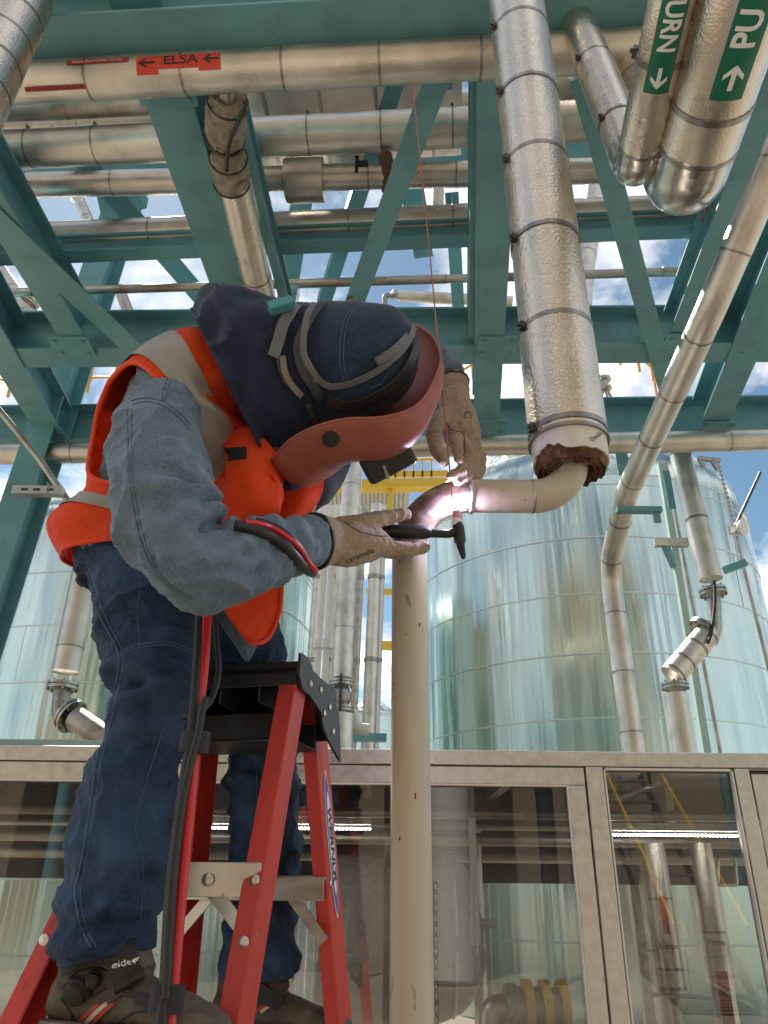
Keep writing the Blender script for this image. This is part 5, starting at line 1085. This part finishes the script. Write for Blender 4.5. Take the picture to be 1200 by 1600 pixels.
for (sa, sb) in ((1.25, 1.6),): obj('reflective_stripe', MB().rings([[VP(sa+(sb-sa)*j/6+.22*math.sin(2*math.pi*i/120), 2*math.pi*i/120, .0065) for j in range(7)] for i in range(121)], False, False), 'reflective', vest)
vt = bvh(vest.data)
# hanging front of the vest, below the forearm, with the shirt tail under it
o, g_ = sheet([[(300, 880, 1.36), (355, 880, 1.33), (440, 880, 1.36)], [(318, 925, 1.36), (352, 930, 1.33), (441, 912, 1.37)], [(352, 950, 1.365), (372, 975, 1.335), (436, 955, 1.375)], [(376, 985, 1.365), (394, 1002, 1.34), (418, 995, 1.36)]], 'vest', vest, 'vest_front', wav=.006)
obj('hem_trim', MB().tube(spline([U(318, 925, 1.36), U(352, 952, 1.362), U(376, 986, 1.362), U(395, 1005, 1.34), U(420, 996, 1.357), U(437, 955, 1.372), U(441, 912, 1.367)], 6), .004, 8), 'vest_trim', vest)
sheet([[(320, 930, 1.40), (365, 930, 1.39), (410, 940, 1.39)], [(345, 975, 1.40), (370, 985, 1.385), (405, 990, 1.39)], [(378, 1028, 1.40), (388, 1032, 1.39), (400, 1012, 1.395)]], 'shirt', shirt, 'shirt_tail', wav=.004)
# open front edge hanging away from the chest
o, g_ = sheet([[(350, 680, 1.26), (352, 760, 1.24), (345, 800, 1.26), (330, 838, 1.28)], [(388, 670, 1.245), (396, 760, 1.215), (392, 815, 1.24), (376, 842, 1.28)], [(425, 705, 1.25), (432, 785, 1.23), (424, 815, 1.26), (405, 838, 1.31)], [(442, 745, 1.27), (434, 795, 1.26), (428, 812, 1.30), (410, 830, 1.35)]], 'vest', vest, 'vest_front', wav=.006)
ft = bvh(o.data); decal(ft, [(344, 702), (386, 699), (387, 719), (345, 723)], 'black_tape', vest, 'tape_patch', .0035)
o, g_ = sheet([[(420, 735, 1.42), (425, 790, 1.42), (420, 860, 1.44)], [(462, 730, 1.40), (468, 780, 1.40), (455, 830, 1.43)], [(505, 712, 1.43), (503, 770, 1.43), (470, 815, 1.45)]], 'vest', vest, 'vest_front', wav=.007)
o, g_ = sheet([[(498, 715, 1.50), (500, 770, 1.50), (492, 800, 1.50)], [(520, 725, 1.50), (518, 765, 1.50), (505, 790, 1.5)], [(548, 722, 1.52), (532, 758, 1.52), (512, 785, 1.52)]], 'shirt', shirt, 'shirt_front', wav=.004)
obj('zip_edge', MB().tube(spline([U(426, 742, 1.222), U(440, 768, 1.252), U(434, 795, 1.255), U(428, 812, 1.295)], 6), .0042, 8), 'vest_trim', vest)
zp = U(429, 803, 1.25); obj('zip_pull', MB().tube([zp, zp-Zv*.012, zp+Vector((.006, 0, -.018)), zp+Vector((.008, 0, -.004))], .0022, 6), 'black_plastic', vest)

sheet([[(385, 690, 1.33), (435, 695, 1.30), (485, 715, 1.33)], [(405, 735, 1.32), (445, 745, 1.285), (482, 745, 1.32)], [(425, 770, 1.33), (450, 768, 1.30), (474, 762, 1.33)]], 'hood', man, 'neck_cloth', wav=.008, wf=25)
# --- hood, cap
def ering(px, py, Y, dx, dy, dep, n=44, tw=0):
    C = U(px, py, Y); z = proj(C)[2]; e1 = (RT*dx-UP*dy)*(z/F); d = (C-CAM).normalized(); e2 = (d-e1.normalized()*d.dot(e1.normalized())).normalized()*dep
    return [C+e1*math.cos(2*math.pi*k/n)+e2*math.sin(2*math.pi*k/n) for k in range(n)]
def interp(K, m):
    out = []; 
    for i in range(len(K)-1):
        for j in range(m):
            t = j/m; a = K[max(i-1, 0)]; b = K[i]; c = K[i+1]; d = K[min(i+2, len(K)-1)]
            out.append([.5*((2*q)+(r_-p)*t+(2*p-5*q+4*r_-s)*t*t+(3*q-p-3*r_+s)*t**3) for p, q, r_, s in zip(a, b, c, d)])
    out.append(list(K[-1])); return out
capK = [(655, 562, 1.25, 2, -8, .012), (648, 560, 1.25, 4, -38, .05), (632, 560, 1.25, 6, -62, .08), (605, 560, 1.25, 7, -80, .102), (568, 564, 1.255, 4, -90, .116), (525, 570, 1.26, -2, -95, .12), (480, 580, 1.27, -10, -100, .12), (440, 588, 1.28, -20, -105, .12)]
cm_ = MB(); cm_.rings([ering(*k) for k in interp(capK, 6)], caps=True); me = remesh(cm_, .005, 4, .5, lambda p, n: noise.noise(p*9)*.004+fold(p, 16, .002)); cap_o = link('welding_cap', me, 'cap_denim', man); ct = bvh(me)
hoodK = [(500, 578, 1.265, -4, -97, .122), (470, 583, 1.27, -14, -105, .126), (438, 590, 1.28, -26, -122, .14), (410, 598, 1.30, -36, -146, .165), (392, 604, 1.312, -52, -151, .182), (378, 612, 1.32, -64, -146, .190), (370, 624, 1.325, -68, -136, .196)]
hm = MB(); hr = [ering(*k, n=90) for k in interp(hoodK, 8)]
for i, r_ in enumerate(hr):
    f = i/(len(hr)-1)
    for k in range(90):
        c = sum(r_, Vector())/90; r_[k] = r_[k]+(r_[k]-c).normalized()*(.007*f*math.sin(k*2*math.pi/90*9+3*math.sin(f*4+k*.05))+noise.noise(r_[k]*9)*.012+fold(r_[k], 9, .016*f)+fold(r_[k], 20, .005, (1, 1, 1), 4))
hm.rings(hr, True, False); hood = obj('hood', hm, 'hood', man); s_ = hood.modifiers.new('s', 'SOLIDIFY'); s_.thickness = .004; s_.offset = -1; hdt = bvh(hood.data)
obj('hood_hem', MB().tube(hr[-1]+[hr[-1][0]], .0035, 8, caps=False), 'hood', hood)
for pts in ([(552, 478), (538, 500), (531, 540), (533, 580), (545, 612)], [(556, 480), (543, 502), (537, 542), (539, 580), (551, 610)], [(650, 520), (652, 560), (648, 600), (630, 632)], [(576, 634), (600, 642), (628, 636)]): seam(ct, pts, .0011, 'denim_thread', cap_o)

hv = [v.co[:] for v in hood.data.vertices]; cv_ = [v.co[:] for v in cap_o.data.vertices]
ct = BVHTree.FromPolygons(hv+cv_, [tuple(p.vertices) for p in hood.data.polygons]+[tuple(i+len(hv) for i in p.vertices) for p in cap_o.data.polygons])
# --- headgear bands
gear = obj('headgear', MB().tube([stick(ct, x, y, .006)[0] for x, y in ((452, 500), (440, 520), (432, 548), (436, 575), (446, 600))], .004, 8), 'gear_dark', man)
strip(ct, [(462, 480), (446, 505), (434, 535), (427, 560)], .022, .003, 'gear_grey', gear, 'rear_band', .006)
strip(ct, [(440, 556), (444, 580), (455, 602), (470, 618)], .012, .003, 'tan_band', gear, 'sweat_band', .005)
strip(ct, [(508, 478), (486, 500), (470, 530), (468, 560), (480, 590), (500, 622)], .018, .003, 'gear_dark', gear, 'side_band', .007)
strip(ct, [(492, 480), (478, 505), (476, 545), (490, 582), (515, 601), (545, 596), (580, 582), (608, 562), (630, 538), (641, 512)], .0125, .0025, 'gear_grey', gear, 'crown_strap', .009)
strip(ct, [(584, 566), (600, 556), (618, 541), (630, 528)], .0155, .0025, 'gear_grey', gear, 'strap_clip', .0125)
strip(ct, [(510, 622), (545, 628), (580, 616), (612, 596), (634, 568), (645, 535)], .022, .003, 'gear_dark', gear, 'head_band', .008)
for (x, y) in ((590, 606), (600, 600), (609, 593), (617, 586), (625, 578)): 
    p, nn = stick(ct, x, y, .0085); obj('hole', MB().lathe(p, nn, [(0, .0001), (.003, .0035), (.0034, .0035), (.0035, .0001)], 10), 'label_black', gear)
for (x, y) in ((598, 553), (610, 545), (492, 592)): 
    p, nn = stick(ct, x, y, .014); obj('snap', MB().lathe(p, nn, [(0, .0045), (.002, .004), (.003, .0005)], 12), 'gear_grey', gear)
p, nn = stick(ct, 440, 492, .012); a_ = (RT*.8+UP*.55).normalized(); a_ = (a_-nn*a_.dot(nn)).normalized(); b_ = nn.cross(a_); obj('ratchet_knob', MB().box(p+nn*.010, a_*.024, b_*.011, nn*.010), 'teal_knob', gear, .003)
strip(ct, [(480, 630), (488, 650), (494, 668)], .010, .003, 'gear_dark', gear, 'chin_strap', .004)

# --- welding mask
rim = [U(*q) for q in ((425, 718, 1.235), (450, 690, 1.175), (490, 668, 1.145), (540, 655, 1.130), (600, 652, 1.122), (648, 636, 1.135), (674, 604, 1.165), (688, 560, 1.235), (672, 522, 1.31), (625, 502, 1.36), (565, 520, 1.385), (500, 585, 1.375), (450, 660, 1.32))]
RP = [Vector(v) for v in rim]; m_ = len(RP); loop = []
for i in range(m_):
    for k in range(8):
        t = k/8; a, b, c, d = RP[i-1], RP[i], RP[(i+1) % m_], RP[(i+2) % m_]; loop.append(.5*((2*b)+(c-a)*t+(2*a-5*b+4*c-d)*t*t+(3*b-a-3*c+d)*t**3))
Cm = sum(loop, Vector())/len(loop); rows = []; DM = .106; Cp = Cm-cv*.045
for i in range(26):
    be = math.pi/2*i/25; ce, se = math.cos(be)**.66, math.sin(be)
    rows.append([Cm.lerp(Cp, se*se)+(p-Cm)*max(ce, .015)+fv*(DM*se) for p in loop])
mk = MB(); mk.rings(rows, True, False); mk.add(rows[-1], [tuple(range(len(loop)))], 0, True)
mask = obj('welding_mask', mk, 'shield', man); s_ = mask.modifiers.new('s', 'SOLIDIFY'); s_.thickness = .0035; s_.offset = 0; mt_ = bvh(mask.data)
obj('mask_rim', MB().tube(loop+[loop[0]], .0028, 8, caps=False), 'shield', mask)
p, nn = stick(mt_, 517, 685, .001); obj('pivot_nut', MB().lathe(p, nn, [(0, .004), (0, .016), (.006, .015), (.007, .011), (.013, .010), (.013, .002)], 9), 'black_plastic', mask)
mouth = U(603, 716, 1.285)
lb = MB(); lb.box(mouth, cv*.050, rv*.060, fv*.026); lb2 = obj('lens_housing', lb, 'black_plastic', mask, .008); obj('lens_window', MB().box(mouth+fv*.024, cv*.034, rv*.046, fv*.002), 'glass_dark', lb2, .001); obj('lens_frame', MB().box(mouth+fv*.021, cv*.043, rv*.055, fv*.005), 'black_rubber', lb2, .002)
obj('lens_clip', MB().bar(mouth+rv*.064+fv*.0-cv*.012, mouth+rv*.064+fv*.026-cv*.016, .005, .004), 'alu', lb2)

# --- gloves
def glove_mesh(parts, vox=.0036, amp=.0022):
    mb = MB()
    for pts, rs in parts:
        P = spline(pts, 5); rr = []
        for i in range(len(P)):
            x = i/5; j = min(int(x), len(rs)-2); rr.append(rs[j]*(1-(x-j))+rs[j+1]*(x-j))
        mb.tube(P, rr, 18); mb.ball(P[-1], rr[-1]*.98, 8); mb.ball(P[0], rr[0]*.98, 8)
    return remesh(mb, vox, 3, .5, lambda p, n: noise.noise(p*26)*amp+fold(p, 38, amp*.9))
G = lambda x, y, Y: U(x, y, Y)
parts = [([G(512, 842, 1.305), G(540, 845, 1.33), G(568, 848, 1.355), G(592, 848, 1.375)], [.036, .040, .036, .026]), ([G(508, 856, 1.31), G(545, 862, 1.335), G(580, 858, 1.37)], [.028, .030, .024]), ([G(520, 830, 1.31), G(552, 828, 1.335), G(582, 832, 1.36)], [.026, .026, .020]),
         ([G(540, 826, 1.32), G(575, 815, 1.345), G(605, 809, 1.375), G(634, 803, 1.405)], [.020, .0175, .015, .0125]),                    # thumb over the torch
         ([G(578, 854, 1.36), G(610, 857, 1.385), G(640, 859, 1.41), G(664, 855, 1.43)], [.021, .017, .0155, .012]),                    # index along the torch
         ([G(585, 850, 1.39), G(618, 862, 1.425), G(632, 848, 1.46), G(615, 835, 1.475)], [.019, .016, .015, .013]), ([G(580, 846, 1.395), G(605, 858, 1.44), G(612, 842, 1.475), G(598, 832, 1.48)], [.018, .0155, .0145, .0125]), ([G(570, 840, 1.395), G(590, 850, 1.44), G(596, 838, 1.47), G(584, 828, 1.475)], [.017, .0145, .013, .0115])]
gn = link('glove', glove_mesh(parts), 'glove', man); gt = bvh(gn.data); gn['label'] = 'tan leather glove gripping the torch'
# flared cuff
cd_ = (U(530, 844, 1.325)-U(492, 846, 1.285)).normalized(); cc = U(496, 846, 1.29)
rs_ = []; up_ = (UP-cd_*UP.dot(cd_)).normalized(); sd_ = cd_.cross(up_)
for z, r in ((.045, .036), (.03, .038), (.015, .0415), (0, .046), (-.006, .047)): rs_.append([cc+cd_*z+up_*(r*1.08*math.cos(2*math.pi*k/40))+sd_*(r*math.sin(2*math.pi*k/40))+noise.noise_vector(Vector((z*40, k*.4, 0)))*.002 for k in range(40)])
o = obj('glove_cuff', MB().rings(rs_, True, False), 'glove', gn); s_ = o.modifiers.new('s', 'SOLIDIFY'); s_.thickness = .003
obj('cuff_binding', MB().tube(rs_[-1]+[rs_[-1][0]], .0035, 8, caps=False), 'black_tape', gn)
seam(gt, [(538, 815), (560, 830), (590, 837), (605, 838)], .0010, 'glove_print', gn); seam(gt, [(510, 815), (516, 840), (514, 870)], .0012, 'glove_print', gn)
decal_text(gt, 'caramelo', 13, 562, 868, math.radians(-22), 'glove_print', gn, sx=1.0); 
parts = [([G(713, 618, 1.535), G(718, 650, 1.52), G(723, 680, 1.505)], [.032, .035, .031]), ([G(703, 622, 1.53), G(704, 655, 1.51), G(709, 684, 1.50)], [.026, .029, .024]), ([G(728, 640, 1.535), G(736, 672, 1.525), G(739, 690, 1.515)], [.020, .022, .019]),
         ([G(693, 648, 1.495), G(678, 674, 1.462), G(682, 700, 1.436), G(693, 721, 1.428)], [.019, .0175, .0160, .0120]),
         ([G(709, 680, 1.485), G(714, 698, 1.450), G(718, 718, 1.430), ], [.0165, .0145, .0115]),
         ([G(720, 686, 1.492), G(731, 712, 1.478), G(722, 734, 1.452), G(703, 744, 1.440)], [.0160, .0145, .0130, .0100]),
         ([G(730, 688, 1.505), G(741, 716, 1.497), G(734, 741, 1.474), G(714, 753, 1.455)], [.0158, .0142, .0128, .0100]), ([G(738, 690, 1.52), G(750, 714, 1.515), G(748, 740, 1.497), G(733, 758, 1.478)], [.0150, .0138, .0120, .0095])]
gf = link('glove', glove_mesh(parts), 'glove', man); gft = bvh(gf.data); gf['label'] = 'tan leather glove feeding the filler rod'
rs_ = []
cA, cB = U(712, 628, 1.535), U(706, 598, 1.555); cd_ = (cB-cA).normalized(); sx_ = (RT-cd_*RT.dot(cd_)).normalized(); sy_ = cd_.cross(sx_)
for f, r in ((0, .036), (.25, .0345), (.5, .037), (.9, .0405), (1.0, .0405)): rs_.append([cA.lerp(cB, f)+sx_*(r*1.02*math.cos(2*math.pi*k/40))+sy_*(r*math.sin(2*math.pi*k/40))*.85+noise.noise_vector(Vector((f*6, k*.5, 4)))*.0025 for k in range(40)])
o = obj('glove_cuff', MB().rings(rs_, True, False), 'glove', gf); s_ = o.modifiers.new('s', 'SOLIDIFY'); s_.thickness = .003; obj('cuff_binding', MB().tube(rs_[-1]+[rs_[-1][0]], .003, 8, caps=False), 'black_tape', gf)
seam(gft, [(697, 660), (706, 672), (722, 676), (726, 690), (724, 712)], .0010, 'glove_print', gf); seam(gft, [(726, 650), (728, 644), (733, 644), (736, 651)], .0014, 'glove_print', gf); seam(gft, [(724, 652), (738, 653)], .0007, 'glove_print', gf)

# --- boots
def boot(A, fd, zs_, label, k=1.0):
    fd = Vector(fd).normalized(); sd = Vector((fd.y, -fd.x, 0)); base = Vector((A.x, A.y, zs_)); P = lambda f, s, z: base+fd*f+sd*s+Zv*z
    rings = []
    for f, w_, h, z0 in ((-.085, .018, .05, .03), (-.078, .030, .085, .022), (-.05, .037, .11, .02), (0, .038, .105, .02), (.05, .040, .092, .02), (.10, .044, .078, .02), (.145, .045, .064, .02), (.18, .040, .054, .02), (.202, .026, .044, .022), (.212, .010, .034, .026)):
        rings.append([P(f, w_*math.cos(2*math.pi*j/24)*(1 if math.sin(2*math.pi*j/24) < 0 else .9), z0+(h-z0)*(.5+.5*math.copysign(abs(math.sin(2*math.pi*j/24))**.75, math.sin(2*math.pi*j/24)))) for j in range(24)])
    mb = MB().rings(rings); sh = A+Zv*.055; mb.tube([P(-.03, 0, .07), P(-.028, 0, .11), P(-.02, 0, .16), P(-.012, 0, .20)], [.046, .050, .052, .053], 22); mb.tube([P(.05, 0, .08), P(.015, 0, .13), P(.004, 0, .2)], [.034, .036, .034], 18)
    me = remesh(mb, .0045, 4, .5, lambda p, n: noise.noise(p*22)*.0022+fold(p, 30, .0016)); b = link('boot', me, 'boot', man); b['label'] = label
    out = []
    for zz, gkk in ((0, 1.0), (.018, 1.04), (.026, 1.0)):
        out.append([P((-.09+.305*(.5-.5*math.cos(math.pi*u)))*1, sgn*gkk*(.036+.012*math.sin(u*3.1))*math.sqrt(max(0, 1-abs(2*u-1)**5)), zz+.008*max(0, u-.8)*5*.6) for sgn, us in ((1, [i/16 for i in range(17)]), (-1, [1-i/16 for i in range(1, 16)])) for u in us])
    obj('sole', MB().rings(out), 'boot_sole', b)
    return b, P, bvh(me)
A1 = U(172, 1490, 1.33); b1, P1, bt1 = boot(A1, (.93, -.36, 0), CZ-.195, 'brown work boot with dial lacing on the near rung')
def knob(b, tr, x, y, r):
    p, nn = stick(tr, x, y, .001); obj('lace_dial', MB().lathe(p, nn, [(0, .002), (0, r*1.25), (.006, r*1.2), (.007, r), (.015, r*.92), (.017, r*.6), (.017, .001)], 20), 'boot_black', b)
    return p, nn
p, nn = knob(b1, bt1, 124, 1545, .017)
strip(bt1, [(190, 1474), (194, 1500), (200, 1525), (206, 1545)], .042, .008, 'boot_black', b1, 'tongue', .004)
decal_text(bt1, 'eider', 14, 199, 1508, math.radians(-8), 'label_white', b1, lift=.0175)
for d_, m_ in ((0, 'boot_red'), (11, 'boot_cream'), (22, 'boot_red')): strip(bt1, [(120+d_, 1600), (140+d_, 1582), (158+d_, 1568)], .006, .001, m_, b1, 'side_stripe', .001)
for k in range(4): strip(bt1, [(196+k*16, 1552+k*12), (214+k*16, 1556+k*10), (236+k*14, 1562+k*9)], .008, .003, 'boot_black', b1, 'lace_panel', .002)
for q in ([(95, 1560), (110, 1580), (115, 1600)], [(100, 1540), (118, 1520), (150, 1512), (176, 1520)], [(150, 1590), (172, 1568), (190, 1556)], [(180, 1600), (205, 1585), (232, 1580), (262, 1588)], [(105, 1575), (140, 1560), (165, 1545)]): seam(bt1, q, .0016, 'boot_black', b1, 'stitch_line')
knob(b1, bt1, 146, 1530, .010)
strip(bt1, [(100, 1512), (125, 1500), (155, 1494), (190, 1494)], .022, .004, 'boot_black', b1, 'collar_pad', .003)
A2 = U(398, 1530, 1.90); b2, P2, bt2 = boot(A2, (.99, -.08, 0), zs-.305+.004, 'brown work boot on the far step behind the ladder rail')
strip(bt2, [(405, 1540), (420, 1556), (440, 1570)], .03, .006, 'boot_black', b2, 'tongue', .003)
for d_, m_ in ((0, 'boot_red'), (9, 'boot_cream')): strip(bt2, [(398+d_, 1582), (412+d_, 1572), (428+d_, 1563)], .006, .001, m_, b2, 'side_stripe', .001)

# ================================================================== torch, arc and filler rod
T_ = lambda x, y, Y=1.452: U(x, y, Y)
tor = thing('welding_torch', 'black TIG welding torch with pink glowing cup under the pipe', 'torch', T_(650, 832))
obj('handle', MB().tube([T_(596, 829, 1.43), T_(604, 829, 1.432), T_(640, 831, 1.44), T_(660, 832, 1.446), T_(672, 833, 1.45)], [.010, .0135, .0150, .0150, .0105], 20), 'black_rubber', tor)
obj('neck', MB().tube(fillet([T_(668, 833, 1.449), T_(702, 834), T_(718, 828)], .02, 6), .0092, 16), 'black_plastic', tor)
obj('head', MB().tube([T_(715, 818), T_(716, 824), T_(719, 846), T_(720, 850)], [.010, .0125, .0125, .009], 20), 'black_plastic', tor)
obj('back_cap', MB().tube([T_(719, 848), T_(720, 854), T_(724, 870), T_(724.5, 873)], [.0085, .0085, .0055, .003], 14), 'black_rubber', tor)
obj('insulator', MB().tube([T_(713.5, 822), T_(714, 812)], [.0105, .0105], 20), 'white_cup', tor); obj('cup', MB().tube([T_(714, 813), T_(713.6, 806), T_(713, 799)], [.0105, .0100, .0078], 20), 'pink_ceramic', tor)
arcp = U(711, 791, YP-PR*.83); ao = obj('welding_arc', MB().ball(arcp, .0055, 8, sc=(2.4, .8, .9)), 'arc'); tag(ao, 'blinding white welding arc on the underside of the pipe', 'arc')
ld = bpy.data.lights.new('arc_light', 'POINT'); ld.energy = .45; ld.color = (.52, .46, 1.0); ld.shadow_soft_size = .006; lo = bpy.data.objects.new('arc_light', ld); COL.objects.link(lo); lo.location = arcp+Vector((.0, -.014, -.004))
ro = obj('filler_rod', MB().tube([U(644, 128, 1.2), U(668, 360, 1.30), U(692, 612, 1.40), U(707, 784, YP-PR-.004)], .0016, 8), 'rod'); tag(ro, 'long thin copper filler rod held upright in the far glove', 'rod')
